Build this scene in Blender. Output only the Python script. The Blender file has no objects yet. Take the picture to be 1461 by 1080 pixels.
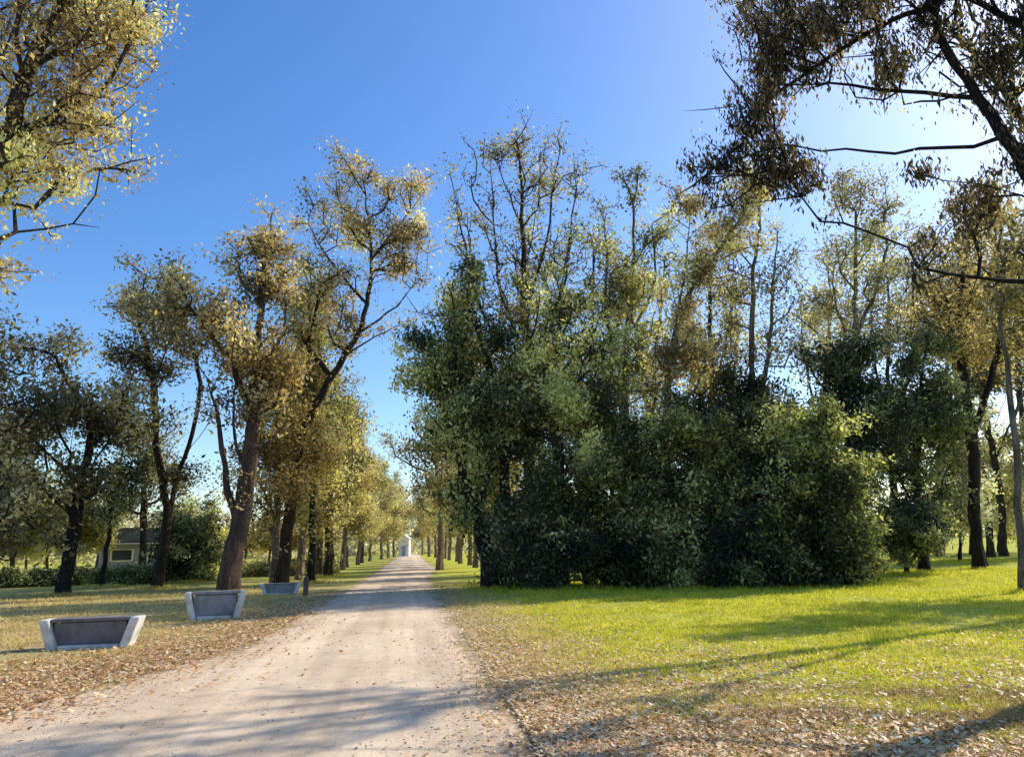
import bpy, math, random
import numpy as np
from mathutils import Vector, Matrix

SC = bpy.context.scene
COL = SC.collection
RNG = np.random.default_rng(11)

# ------------------------------------------------------------------ camera
F, CX, CY = 1083.0, 730.5, 540.0
CAMH = 1.6
PITCH, YAW, ROLL = math.radians(12.4), math.radians(-7.7), math.radians(-1.2)
cam_d = bpy.data.cameras.new('camera')
cam_d.sensor_width = 36.0
cam_d.lens = 36.0 * F / 1461.0
cam_d.clip_end = 4000
cam = bpy.data.objects.new('camera', cam_d)
COL.objects.link(cam)
MC = Matrix.Rotation(YAW, 4, 'Z') @ Matrix.Rotation(math.pi / 2 + PITCH, 4, 'X') @ Matrix.Rotation(ROLL, 4, 'Z')
MC.translation = (0, 0, CAMH)
cam.matrix_world = MC
SC.camera = cam
R3 = np.array(MC.to_3x3())


def sstep(a, b, x):
    t = np.clip((np.asarray(x, float) - a) / (b - a), 0, 1)
    return t * t * (3 - 2 * t)


def gz(x, y):
    """height of the ground"""
    x = np.asarray(x, float); y = np.asarray(y, float)
    z = 1.25 * sstep(28, 85, y) * sstep(9, 36, x)
    z = z + 0.05 * np.sin(x * 0.31 + 1.3) * np.sin(y * 0.23 + 0.4) * sstep(3.5, 8, np.abs(x + 0.9))
    return z


def ray(px, py):
    d = R3 @ np.array([(px - CX) / F, -(py - CY) / F, -1.0])
    return d


def P(px, py, d, off=0.0):
    """the place seen at a photo position at horizontal distance d"""
    r = ray(px, py)
    h = math.hypot(r[0], r[1])
    r = r / h * (d + off)
    return np.array([r[0], r[1], CAMH + r[2]])


def G(px, d):
    """ground point at bearing px and distance d"""
    p = P(px, 785, d)
    return np.array([p[0], p[1], float(gz(p[0], p[1]))])


def GP(px, py):
    r = ray(px, py)
    t = -CAMH / r[2]
    return np.array([r[0] * t, r[1] * t, 0.0])


# ------------------------------------------------------------------ mesh helpers
def np_mesh(name, verts, loops, sizes, tone=None, smooth=False):
    me = bpy.data.meshes.new(name)
    verts = np.asarray(verts, np.float32); loops = np.asarray(loops, np.int32).ravel()
    sizes = np.asarray(sizes, np.int32)
    me.vertices.add(len(verts)); me.vertices.foreach_set('co', verts.ravel())
    me.loops.add(len(loops)); me.loops.foreach_set('vertex_index', loops)
    me.polygons.add(len(sizes))
    st = np.concatenate([[0], np.cumsum(sizes)[:-1]]).astype(np.int32)
    me.polygons.foreach_set('loop_start', st)
    me.polygons.foreach_set('loop_total', sizes)
    if smooth:
        me.polygons.foreach_set('use_smooth', np.ones(len(sizes), bool))
    me.update(calc_edges=True)
    if tone is not None:
        a = me.attributes.new('tone', 'FLOAT', 'POINT')
        a.data.foreach_set('value', np.asarray(tone, np.float32))
    return me


def link(name, me, mat=None, parent=None):
    o = bpy.data.objects.new(name, me)
    COL.objects.link(o)
    if mat is not None and me is not None and len(me.materials) == 0:
        me.materials.append(mat)
    if parent is not None:
        o.parent = parent
    return o


def tag(o, label=None, cat=None, group=None, kind=None):
    if label: o['label'] = label
    if cat: o['category'] = cat
    if group: o['group'] = group
    if kind: o['kind'] = kind
    return o


def empty(name, loc, label, cat, group=None, rz=0):
    o = bpy.data.objects.new(name, None)
    COL.objects.link(o)
    o.location = tuple(float(v) for v in loc); o.rotation_euler = (0, 0, rz)
    o.empty_display_size = 0.3
    return tag(o, label, cat, group)


# ------------------------------------------------------------------ materials
def new_mat(name):
    m = bpy.data.materials.new(name); m.use_nodes = True
    nt = m.node_tree; nt.nodes.clear()
    out = nt.nodes.new('ShaderNodeOutputMaterial')
    return m, nt, out


def N(nt, t, **kw):
    n = nt.nodes.new(t)
    for k, v in kw.items():
        if k.startswith('i_'):
            key = k[2:]
            n.inputs[int(key) if key.isdigit() else key].default_value = v
        else:
            setattr(n, k, v)
    return n


def ramp(nt, stops, fac):
    r = N(nt, 'ShaderNodeValToRGB')
    el = r.color_ramp.elements
    el[0].position = stops[0][0]; el[0].color = (*stops[0][1], 1)
    el[1].position = stops[-1][0]; el[1].color = (*stops[-1][1], 1)
    for p, c in stops[1:-1]:
        e = el.new(p); e.color = (*c, 1)
    nt.links.new(fac, r.inputs['Fac'])
    return r


def mixc(nt, a, b, f, mode='MIX'):
    m = N(nt, 'ShaderNodeMix', data_type='RGBA', blend_type=mode)
    for s, v in ((0, f), (6, a), (7, b)):
        if isinstance(v, (int, float)): m.inputs[s].default_value = v
        elif isinstance(v, tuple): m.inputs[s].default_value = (*v, 1)
        else: nt.links.new(v, m.inputs[s])
    return m.outputs[2]


def noise(nt, scale, detail=4, rough=0.55, vec=None):
    n = N(nt, 'ShaderNodeTexNoise', i_Scale=scale, i_Detail=detail, i_Roughness=rough)
    if vec is not None: nt.links.new(vec, n.inputs['Vector'])
    return n.outputs['Fac']


GAIN = 3.6


def leaf_mat(name, stops, trans=0.42, rough=0.5, spec=0.25, gain=None):
    m, nt, out = new_mat(name)
    stops = [(p_, tuple(min(0.8, v_ * (gain or GAIN)) for v_ in c_)) for p_, c_ in stops]
    at = N(nt, 'ShaderNodeAttribute', attribute_name='tone')
    r = ramp(nt, stops, at.outputs['Fac'])
    d = N(nt, 'ShaderNodeBsdfPrincipled', i_Roughness=rough)
    d.inputs['Specular IOR Level'].default_value = spec
    nt.links.new(r.outputs['Color'], d.inputs['Base Color'])
    t = N(nt, 'ShaderNodeBsdfTranslucent')
    tc = mixc(nt, r.outputs['Color'], (1.0, 0.97, 0.62), 1.0, 'MULTIPLY')
    tb = mixc(nt, tc, (1.6, 1.6, 1.2), 1.0, 'MULTIPLY')
    nt.links.new(tb, t.inputs['Color'])
    mx = N(nt, 'ShaderNodeMixShader', i_0=trans)
    nt.links.new(d.outputs[0], mx.inputs[1]); nt.links.new(t.outputs[0], mx.inputs[2])
    nt.links.new(mx.outputs[0], out.inputs['Surface'])
    return m


def bark_mat(name, dark, light, scale=6.0, patch=None):
    m, nt, out = new_mat(name)
    tc = N(nt, 'ShaderNodeTexCoord')
    mp = N(nt, 'ShaderNodeMapping'); mp.inputs['Scale'].default_value = (1, 1, 0.22)
    nt.links.new(tc.outputs['Object'], mp.inputs['Vector'])
    f = noise(nt, scale, 6, 0.65, mp.outputs[0])
    r = ramp(nt, [(0.3, dark), (0.7, light)], f)
    c = r.outputs['Color']
    if patch:
        f2 = noise(nt, 0.9, 3, 0.5, tc.outputs['Object'])
        r2 = ramp(nt, [(0.48, (0, 0, 0)), (0.6, (1, 1, 1))], f2)
        c = mixc(nt, c, patch, r2.outputs['Color'])
    b = N(nt, 'ShaderNodeBsdfPrincipled', i_Roughness=0.9)
    b.inputs['Specular IOR Level'].default_value = 0.15
    nt.links.new(c, b.inputs['Base Color'])
    bp = N(nt, 'ShaderNodeBump', i_Strength=0.7, i_Distance=0.05)
    fv = noise(nt, 26, 5, 0.7, mp.outputs[0])
    c2_ = mixc(nt, c, ramp(nt, [(0.38, (0.35, 0.33, 0.32)), (0.58, (1, 1, 1)), (0.75, (1.35, 1.3, 1.25))], fv).outputs['Color'], 0.9, 'MULTIPLY')
    nt.links.new(c2_, b.inputs['Base Color'])
    ad = N(nt, 'ShaderNodeMath', operation='ADD'); nt.links.new(f, ad.inputs[0]); nt.links.new(fv, ad.inputs[1])
    bp.inputs['Strength'].default_value = 1.0; bp.inputs['Distance'].default_value = 0.08
    nt.links.new(ad.outputs[0], bp.inputs['Height']); nt.links.new(bp.outputs[0], b.inputs['Normal'])
    nt.links.new(b.outputs[0], out.inputs['Surface'])
    return m


def plain_mat(name, c1, c2, scale=8.0, rough=0.8, bump=0.3, streak=False):
    m, nt, out = new_mat(name)
    tc = N(nt, 'ShaderNodeTexCoord')
    f = noise(nt, scale, 8, 0.65, tc.outputs['Object'])
    f2 = noise(nt, scale * 0.25, 5, 0.65, tc.outputs['Object'])
    r = ramp(nt, [(0.3, c1), (0.7, c2)], f)
    c = mixc(nt, r.outputs['Color'], (0.42, 0.41, 0.37), ramp(nt, [(0.46, (0, 0, 0)), (0.66, (.75, .75, .75))], f2).outputs['Color'], 'MULTIPLY')
    b = N(nt, 'ShaderNodeBsdfPrincipled', i_Roughness=rough)
    nt.links.new(c, b.inputs['Base Color'])
    bp = N(nt, 'ShaderNodeBump', i_Strength=bump, i_Distance=0.01)
    nt.links.new(f, bp.inputs['Height']); nt.links.new(bp.outputs[0], b.inputs['Normal'])
    nt.links.new(b.outputs[0], out.inputs['Surface'])
    return m


L = {
    'dark': leaf_mat('leaf_dark_green', [(0, (0.007, 0.010, 0.007)), (0.45, (0.022, 0.028, 0.017)), (0.8, (0.085, 0.092, 0.050)), (1, (0.16, 0.16, 0.09))], 0.36),
    'bush': leaf_mat('leaf_bush', [(0, (0.008, 0.010, 0.007)), (0.4, (0.026, 0.031, 0.015)), (0.75, (0.13, 0.135, 0.055)), (1, (0.27, 0.25, 0.12))], 0.40),
    'olive': leaf_mat('leaf_olive', [(0, (0.022, 0.024, 0.013)), (0.45, (0.070, 0.070, 0.032)), (0.8, (0.17, 0.155, 0.070)), (1, (0.29, 0.25, 0.13))], 0.42),
    'gold': leaf_mat('leaf_golden', [(0, (0.035, 0.027, 0.015)), (0.45, (0.105, 0.080, 0.040)), (0.8, (0.23, 0.175, 0.088)), (1, (0.40, 0.32, 0.15))], 0.45),
    'goldgreen': leaf_mat('leaf_golden_green', [(0, (0.024, 0.022, 0.013)), (0.45, (0.080, 0.069, 0.033)), (0.8, (0.19, 0.155, 0.078)), (1, (0.31, 0.25, 0.14))], 0.42),
    'rust': leaf_mat('leaf_rusty', [(0, (0.026, 0.022, 0.014)), (0.45, (0.100, 0.080, 0.045)), (0.8, (0.22, 0.165, 0.095)), (1, (0.34, 0.26, 0.16))], 0.45),
    'brown': leaf_mat('leaf_brown_green', [(0, (0.018, 0.017, 0.012)), (0.45, (0.060, 0.054, 0.032)), (0.8, (0.16, 0.135, 0.078)), (1, (0.24, 0.20, 0.12))], 0.38),
    'tan': leaf_mat('leaf_tan', [(0, (0.05, 0.038, 0.026)), (0.45, (0.14, 0.105, 0.062)), (0.85, (0.28, 0.215, 0.12)), (1, (0.38, 0.29, 0.13))], 0.42),
    'shade': leaf_mat('leaf_near_dark', [(0, (0.008, 0.008, 0.007)), (0.45, (0.026, 0.022, 0.015)), (0.8, (0.085, 0.065, 0.038)), (1, (0.19, 0.14, 0.08))], 0.35),
    'pale': leaf_mat('leaf_pale', [(0, (0.05, 0.046, 0.034)), (0.45, (0.13, 0.115, 0.075)), (0.8, (0.25, 0.22, 0.15)), (1, (0.36, 0.32, 0.22))], 0.42),
    'litter': leaf_mat('fallen_leaf', [(0, (0.13, 0.070, 0.034)), (0.3, (0.36, 0.20, 0.095)), (0.65, (0.56, 0.36, 0.19)), (1, (0.74, 0.58, 0.38))], 0.15, gain=1.25),
}
B = {
    'grey': bark_mat('bark_grey', (0.035, 0.028, 0.024), (0.15, 0.125, 0.11)),
    'brown': bark_mat('bark_brown', (0.025, 0.018, 0.014), (0.11, 0.08, 0.058)),
    'dark': bark_mat('bark_dark', (0.014, 0.011, 0.012), (0.06, 0.05, 0.048)),
    'tan': bark_mat('bark_tan', (0.14, 0.10, 0.07), (0.46, 0.36, 0.26), 4.0, patch=(0.30, 0.22, 0.16)),
    'palebark': bark_mat('bark_pale', (0.10, 0.085, 0.07), (0.40, 0.35, 0.29), 5.0, patch=(0.16, 0.14, 0.12)),
    'red': bark_mat('bark_reddish', (0.05, 0.035, 0.03), (0.24, 0.155, 0.12), 5.0, patch=(0.10, 0.08, 0.07)),
}


# ------------------------------------------------------------------ tree growing
def resample(pts, step, rng, jit=0.06):
    pts = np.asarray(pts, float)
    # Catmull-Rom smoothing
    if len(pts) > 2:
        q = [pts[0]]
        ext = np.vstack([2 * pts[0] - pts[1], pts, 2 * pts[-1] - pts[-2]])
        for i in range(len(pts) - 1):
            p0, p1, p2, p3 = ext[i:i + 4]
            for t in (0.25, 0.5, 0.75, 1.0):
                q.append(0.5 * ((2 * p1) + (-p0 + p2) * t + (2 * p0 - 5 * p1 + 4 * p2 - p3) * t * t + (-p0 + 3 * p1 - 3 * p2 + p3) * t ** 3))
        pts = np.array(q)
    seg = np.linalg.norm(np.diff(pts, axis=0), axis=1)
    s = np.concatenate([[0], np.cumsum(seg)])
    n = max(2, int(s[-1] / step) + 1)
    u = np.linspace(0, s[-1], n)
    out = np.stack([np.interp(u, s, pts[:, k]) for k in range(3)], 1)
    out[1:] += rng.normal(0, jit * step, out[1:].shape)
    return out


class Grower:
    def __init__(self, rng, step=0.6, cap=20000):
        self.rng, self.step = rng, step
        self.p = np.zeros((cap, 3)); self.par = np.full(cap, -1); self.len = np.zeros(cap)
        self.n = 0; self.fix = {}

    def add(self, p, par):
        i = self.n
        self.p[i] = p; self.par[i] = par
        self.len[i] = 0 if par < 0 else self.len[par] + np.linalg.norm(self.p[par] - p)
        self.n += 1
        return i

    def limb(self, pts, radii=None):
        """an explicit limb; attaches its first point to the nearest node"""
        pts = resample(pts, self.step, self.rng)
        if self.n == 0:
            last = self.add(pts[0], -1)
        else:
            last = int(np.argmin(np.linalg.norm(self.p[:self.n] - pts[0], axis=1)))
            if np.linalg.norm(self.p[last] - pts[0]) > 0.15: last = self.add(pts[0], last)
        ids = [last]
        for q in pts[1:]:
            last = self.add(q, last); ids.append(last)
        if radii is not None:
            for k, i in enumerate(ids):
                t = k / max(1, len(ids) - 1)
                self.fix[i] = max(self.fix.get(i, 0), radii[0] * (1 - t) + radii[1] * t)
        return ids

    def reach(self, t, k_len=0.35, sag=0.1, start=0):
        c = np.linalg.norm(self.p[start:self.n] - t, axis=1)
        cost = c + k_len * self.len[start:self.n] + 0.5 * np.maximum(0, self.p[start:self.n, 2] - t[2])
        j = int(np.argmin(cost)) + start
        a = self.p[j].copy(); dist = np.linalg.norm(t - a)
        n = max(1, int(dist / self.step))
        mid = (a + t) / 2 + self.rng.normal(0, 0.08 * dist, 3) + np.array([0, 0, sag * dist])
        last = j
        for k in range(1, n + 1):
            u = k / n
            q = (1 - u) ** 2 * a + 2 * u * (1 - u) * mid + u * u * t
            if k < n: q = q + self.rng.normal(0, 0.05 * self.step, 3)
            last = self.add(q, last)
        return last

    def radii(self, r0, rmin, power=0.5):
        n = self.n
        cnt = np.zeros(n)
        kids = np.zeros(n, int)
        for i in range(n):
            if self.par[i] >= 0: kids[self.par[i]] += 1
        cnt[kids == 0] = 1
        order = range(n - 1, 0, -1)        # children always have larger ids
        for i in order:
            cnt[self.par[i]] += cnt[i] + 0.02
        r = rmin + (r0 - rmin) * (cnt / cnt[0]) ** power
        for i, v in self.fix.items(): r[i] = max(v, min(r[i], v * 1.15))
        for i in range(1, n):
            r[i] = min(r[i], r[self.par[i]] * 1.0)
        return r, cnt

    def wood(self, r, cnt, sides_big=14, flare=1.3):
        """tubes along chains; returns verts, quads and the start node of each chain"""
        n = self.n
        best = np.full(n, -1)
        for i in range(1, n):
            p = self.par[i]
            if best[p] < 0 or r[i] > r[best[p]]: best[p] = i
        V, Q = [], []
        base = 0
        starts = [0] + [i for i in range(1, n) if best[self.par[i]] != i]
        for s in starts:
            ch = [s]
            while best[ch[-1]] >= 0: ch.append(best[ch[-1]])
            pts = self.p[ch]; rr = r[ch].copy()
            if s != 0:
                pts = np.vstack([self.p[self.par[s]], pts]); rr = np.concatenate([[min(rr[0] * 1.15, r[self.par[s]])], rr])
            if len(pts) < 2: continue
            if s == 0:
                h = pts[:, 2] - pts[0, 2]
                rr = rr * (1 + (flare - 1) * np.exp(-np.maximum(h, 0) / 0.5))
                pts = pts.copy(); pts[0, 2] -= 0.25
            rr[-1] *= 0.35
            k = sides_big if rr[0] > 0.12 else (6 if rr[0] > 0.04 else 4)
            tan = np.gradient(pts, axis=0)
            tan /= np.linalg.norm(tan, axis=1)[:, None] + 1e-9
            ref = np.array([0.32, 0.91, 0.26]) if abs(tan[0, 2]) > 0.5 else np.array([0.0, 0.1, 1.0])
            a = np.cross(tan, ref); a /= np.linalg.norm(a, axis=1)[:, None] + 1e-9
            b = np.cross(tan, a)
            th = np.arange(k) * 2 * math.pi / k
            lump = 1.0
            if rr[0] > 0.15:
                hb = np.exp(-np.maximum(pts[:, 2] - pts[0, 2], 0) / 0.6)[:, None, None] if s == 0 else 0.0
                lump = 1 + self.rng.normal(0, 0.05, (len(pts), k))[:, :, None] + 0.30 * hb * np.sin(4 * th + s * 1.0 + 1)[None, :, None] + 0.10 * np.sin(2 * th + s)[None, :, None] + 0.06 * np.sin(3 * th + 2 + np.arange(len(pts))[:, None] * 0.3)[:, :, None]
            ring = pts[:, None, :] + rr[:, None, None] * lump * (np.cos(th)[None, :, None] * a[:, None, :] + np.sin(th)[None, :, None] * b[:, None, :])
            m = len(pts)
            V.append(ring.reshape(-1, 3))
            i0 = np.arange(m - 1)[:, None] * k + np.arange(k)[None, :]
            i1 = np.arange(m - 1)[:, None] * k + (np.arange(k)[None, :] + 1) % k
            Q.append((np.stack([i0, i1, i1 + k, i0 + k], -1).reshape(-1, 4) + base))
            base += m * k
        return np.vstack(V), np.vstack(Q)


def leaves(centers, counts, sigma, size, aspect, rng, droop=0.3, tones=None, flat=0.8, tone_spread=0.16):
    """leaf blades scattered round the twig ends: verts, loops, tone"""
    idx = np.repeat(np.arange(len(centers)), counts)
    n = len(idx)
    g = rng.normal(0, 1, (n, 3)); g[:, 2] *= flat
    rad = np.linalg.norm(g, axis=1)
    g *= np.minimum(1, 1.9 / np.maximum(rad, 1e-6))[:, None]
    c = centers[idx] + g * (sigma[idx] if hasattr(sigma, '__len__') else sigma)[..., None] if hasattr(sigma, '__len__') else centers[idx] + g * sigma
    u = rng.normal(0, 1, (n, 3)); u /= np.linalg.norm(u, axis=1)[:, None]
    u[:, 2] -= droop * 2; u /= np.linalg.norm(u, axis=1)[:, None]
    w = rng.normal(0, 1, (n, 3)); v = np.cross(u, w); v /= np.linalg.norm(v, axis=1)[:, None] + 1e-9
    l = size * np.clip(np.exp(rng.normal(-0.08, 0.33, n)), 0.4, 1.7)[:, None]
    wd = l / aspect
    nrm = np.cross(u, v)
    p0 = c - u * l / 2; p2 = c + u * l / 2 - nrm * l * 0.12
    p1 = c + v * wd / 2 - u * l * 0.05; p3 = c - v * wd / 2 - u * l * 0.05
    verts = np.stack([p0, p1, p2, p3], 1).reshape(-1, 3)
    t = (tones[idx] if tones is not None else 0.5) + rng.normal(0, tone_spread, n)
    t = np.clip(t, 0, 1)
    return verts, np.repeat(t, 4)


def blob_points(blobs, n, rng, shell=0.45, spray=7, hang=0.0):
    """blobs: (centre, (rx, ry, rz), weight) -> twig ends in sprays, and the spray each belongs to"""
    w = np.array([b[2] * (b[1][0] * b[1][1] * b[1][2]) ** 0.75 for b in blobs]); w /= w.sum()
    m = max(4, n // spray)
    pick = rng.choice(len(blobs), m, p=w)
    d = rng.normal(0, 1, (m, 3)); d /= np.linalg.norm(d, axis=1)[:, None]
    rad = rng.uniform(0, 1, m) ** shell
    far_ = rng.uniform(0, 1, m) < 0.14
    rad = np.where(far_, rng.uniform(1.0, 1.4, m), rad)
    lump = 1 + 0.22 * np.sin(d[:, 0] * 5 + pick) * np.cos(d[:, 2] * 4 + pick * 2)
    C = np.array([b[0] for b in blobs])[pick]; Rr = np.array([b[1] for b in blobs])[pick]
    c = C + d * rad[:, None] * Rr * lump[:, None]
    mr = Rr.mean(axis=1)
    cid = rng.integers(0, m, n)
    out = d[cid] * np.array([1, 1, 0.6]) + np.array([0, 0, 0.5 - hang * 2.0])
    out /= np.linalg.norm(out, axis=1)[:, None] + 1e-9
    sc = (0.20 + 0.13 * mr[cid]) * rng.uniform(0.6, 1.3, m)[cid]
    t = c[cid] + rng.normal(0, 1, (n, 3)) * sc[:, None] * 0.62 + out * (rng.normal(0, 1.0, n) * sc)[:, None]
    return t, cid


BASES = []
MULT_N, MULT_PER, MULT_SIZE, MULT_SIG = 2.0, 0.78, 1.15, 0.88


def make_tree(name, label, cat, base, limbs, blobs, n, leaf, bark, r0=0.3, per=60, size=0.14, sigma=0.35,
              aspect=2.2, droop=0.25, seed=1, step=0.6, rmin=0.012, k_len=0.35, sag=0.12, flat=0.8, group=None,
              limb_r=None, tone_mid=0.45, tone_var=0.2, extra=None, shell=0.45, bare=0.0, power=0.55, local=True, wood=0.66, spray=8, hang=0.0, clad=0.0):
    rng = np.random.default_rng(seed)
    n = int(n * MULT_N); per *= MULT_PER; size *= MULT_SIZE; sigma *= MULT_SIG; rmin *= 0.8
    r0 *= wood
    if limb_r: limb_r = [(a_ * wood, b_ * wood) for a_, b_ in limb_r]
    g = Grower(rng, step, 60000)
    lids = []
    for i, lb in enumerate(limbs):
        lids += g.limb(lb, None if limb_r is None else limb_r[i])
    t, cid = blob_points(blobs, n, rng, shell, spray, hang)
    t[:, 2] = np.maximum(t[:, 2], base[2] + 0.3)
    order = np.argsort(np.linalg.norm(t - g.p[min(g.n - 1, 3)], axis=1) + rng.normal(0, 0.6, n))
    ends = []
    start = min(2, g.n - 1)
    for i in order:
        ends.append(g.reach(t[i], k_len, sag, start))
    r, cnt = g.radii(r0, rmin, power)
    V, Q = g.wood(r, cnt)
    off = np.array(base) if local else np.zeros(3)
    if math.hypot(off[0], off[1]) < 55 and off[1] > 5: BASES.append((off[0], off[1], 1.6 if cat == 'shrub' else 0.75))
    root = empty(name, off, label, cat, group)
    me = np_mesh(name + '_trunk', V - off, Q, np.full(len(Q), 4), smooth=True)
    link('trunk', me, B[bark], root)
    # foliage at twig ends and half way back
    e = np.array(ends)
    keep = rng.uniform(0, 1, len(e)) >= bare
    e = e[keep]; cid = cid[order][keep]
    ctone = rng.normal(0, tone_var * 1.2, cid.max() + 1)
    a = g.p[e]; b = g.p[g.par[e]]
    cen = np.vstack([a, (a + b) / 2, b + (b - g.p[np.maximum(g.par[g.par[e]], 0)]) * 0.2])
    m = len(e)
    # patchy tone: uneven light painted into the leaf colour as waves, whole sprays differ
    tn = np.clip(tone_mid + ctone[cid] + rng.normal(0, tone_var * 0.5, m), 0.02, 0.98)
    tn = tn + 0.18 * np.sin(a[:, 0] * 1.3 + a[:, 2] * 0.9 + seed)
    tn = np.tile(tn, 3)
    counts = np.concatenate([rng.poisson(per * 0.55, m), rng.poisson(per * 0.28, m), rng.poisson(per * 0.17, m)])
    sg = np.concatenate([rng.uniform(0.6, 1.35, m) * sigma] * 3)
    if clad > 0:
        li = np.array(lids)[rng.uniform(0, 1, len(lids)) < clad]
        cc = np.repeat(g.p[li], 3, axis=0) + rng.normal(0, 0.22, (len(li) * 3, 3)) + rng.normal(0, 1, (len(li) * 3, 3)) * np.repeat(r[li], 3)[:, None]
        cen = np.vstack([cen, cc]); tn = np.concatenate([tn, np.clip(rng.normal(tone_mid, tone_var, len(cc)), 0, 1)])
        counts = np.concatenate([counts, rng.poisson(per * 0.6, len(cc))]); sg = np.concatenate([sg, np.full(len(cc), 0.24)])
    v, tone = leaves(cen, counts, sg, size, aspect, rng, droop, tn, flat)
    nl = len(v) // 4
    me = np_mesh(name + '_crown', v - off, np.arange(len(v)), np.full(nl, 4), tone)
    link('crown', me, L[leaf], root)
    return root


def pxblobs(lst, d):
    """(px, py, rx, ry[, depth offset[, weight]]) at distance d -> world ellipsoids"""
    out = []
    for b in lst:
        px, py, rx, ry = b[:4]
        off = b[4] if len(b) > 4 else 0
        w = b[5] if len(b) > 5 else 1.0
        c = P(px, py, d, off)
        r = ray(px, py); slant = (d + off) / math.hypot(r[0], r[1])
        sx, sy = rx / F * slant, ry / F * slant
        out.append((c, (sx, sx, sy), w))
    return out


def pxl(lst, d):
    return [P(p[0], p[1], d, p[2] if len(p) > 2 else 0) for p in lst]


def tree_px(name, label, cat, bx, d, limbs, blobs, n, leaf, bark, **kw):
    base = G(bx, d)
    lm = []
    for i, l in enumerate(limbs):
        w = pxl(l, d)
        if i == 0: w = [base] + w
        lm.append(w)
    return make_tree(name, label, cat, base, lm, pxblobs(blobs, d), n, leaf, bark, **kw)


# ================================================================== SETTING
# lawn: one sheet to the horizon, finer near the camera
def axis(vals):
    return np.unique(np.concatenate([np.arange(a, b, s) for a, b, s in vals]))


def grass_color(nt):
    geo = N(nt, 'ShaderNodeNewGeometry')
    pos = geo.outputs['Position']
    sep = N(nt, 'ShaderNodeSeparateXYZ'); nt.links.new(pos, sep.inputs[0])
    n1 = noise(nt, 0.42, 6, 0.72, pos)
    n2 = noise(nt, 1.7, 6, 0.65, pos)
    n3 = noise(nt, 14, 5, 0.7, pos)
    green = ramp(nt, [(0.25, (0.32, 0.36, 0.030)), (0.5, (0.55, 0.55, 0.060)), (0.78, (0.74, 0.68, 0.14))], n2).outputs['Color']
    dry = ramp(nt, [(0.25, (0.32, 0.235, 0.12)), (0.55, (0.58, 0.45, 0.23)), (0.8, (0.74, 0.62, 0.38))], n2).outputs['Color']
    # drier: close to the camera on the right, and everywhere left of the road
    mr = N(nt, 'ShaderNodeMapRange', i_1=15.0, i_2=6.5, i_3=-0.25, i_4=0.22)
    nt.links.new(sep.outputs['Y'], mr.inputs[0])
    add = N(nt, 'ShaderNodeMath', operation='ADD'); nt.links.new(mr.outputs[0], add.inputs[0])
    s1 = N(nt, 'ShaderNodeMath', operation='MULTIPLY_ADD', i_1=4.2, i_2=-2.25); nt.links.new(n1, s1.inputs[0])
    nt.links.new(s1.outputs[0], add.inputs[1])
    ml = N(nt, 'ShaderNodeMapRange', i_1=1.5, i_2=-3.0, i_3=0.0, i_4=0.9)
    nt.links.new(sep.outputs['X'], ml.inputs[0])
    mf = N(nt, 'ShaderNodeMapRange', i_1=26.0, i_2=45.0, i_3=1.0, i_4=0.0)
    nt.links.new(sep.outputs['Y'], mf.inputs[0])
    mlf = N(nt, 'ShaderNodeMath', operation='MULTIPLY'); nt.links.new(ml.outputs[0], mlf.inputs[0]); nt.links.new(mf.outputs[0], mlf.inputs[1])
    add2 = N(nt, 'ShaderNodeMath', operation='ADD', use_clamp=True)
    nt.links.new(add.outputs[0], add2.inputs[0]); nt.links.new(mlf.outputs[0], add2.inputs[1])
    # the verge right of the road is bare and dusty
    mv = N(nt, 'ShaderNodeMapRange', i_1=3.2, i_2=1.2, i_3=0.0, i_4=0.8)
    nt.links.new(sep.outputs['X'], mv.inputs[0])
    mx = N(nt, 'ShaderNodeMath', operation='MAXIMUM'); nt.links.new(add2.outputs[0], mx.inputs[0]); nt.links.new(mv.outputs[0], mx.inputs[1])
    # keep the far lawn green
    mg = N(nt, 'ShaderNodeMapRange', i_1=30.0, i_2=50.0, i_3=1.0, i_4=0.25); nt.links.new(sep.outputs['Y'], mg.inputs[0])
    mm = N(nt, 'ShaderNodeMath', operation='MULTIPLY', use_clamp=True); nt.links.new(mx.outputs[0], mm.inputs[0]); nt.links.new(mg.outputs[0], mm.inputs[1])
    col = mixc(nt, green, dry, mm.outputs[0])
    mp = N(nt, 'ShaderNodeMapping'); mp.inputs['Rotation'].default_value = (0, 0, 0.7); mp.inputs['Scale'].default_value = (0.35, 1.1, 1)
    nt.links.new(pos, mp.inputs[0])
    n4 = noise(nt, 0.8, 5, 0.65, mp.outputs[0])
    me_ = N(nt, 'ShaderNodeMapRange', i_1=14.0, i_2=7.0, i_3=-0.55, i_4=0.0); nt.links.new(sep.outputs['Y'], me_.inputs[0])
    ma = N(nt, 'ShaderNodeMath', operation='ADD'); nt.links.new(n4, ma.inputs[0]); nt.links.new(me_.outputs[0], ma.inputs[1])
    er = N(nt, 'ShaderNodeMapRange', i_1=0.36, i_2=0.52, i_3=0.0, i_4=0.85); nt.links.new(ma.outputs[0], er.inputs[0])
    return mixc(nt, col, (0.30, 0.21, 0.12), er.outputs[0]), n3


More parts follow.
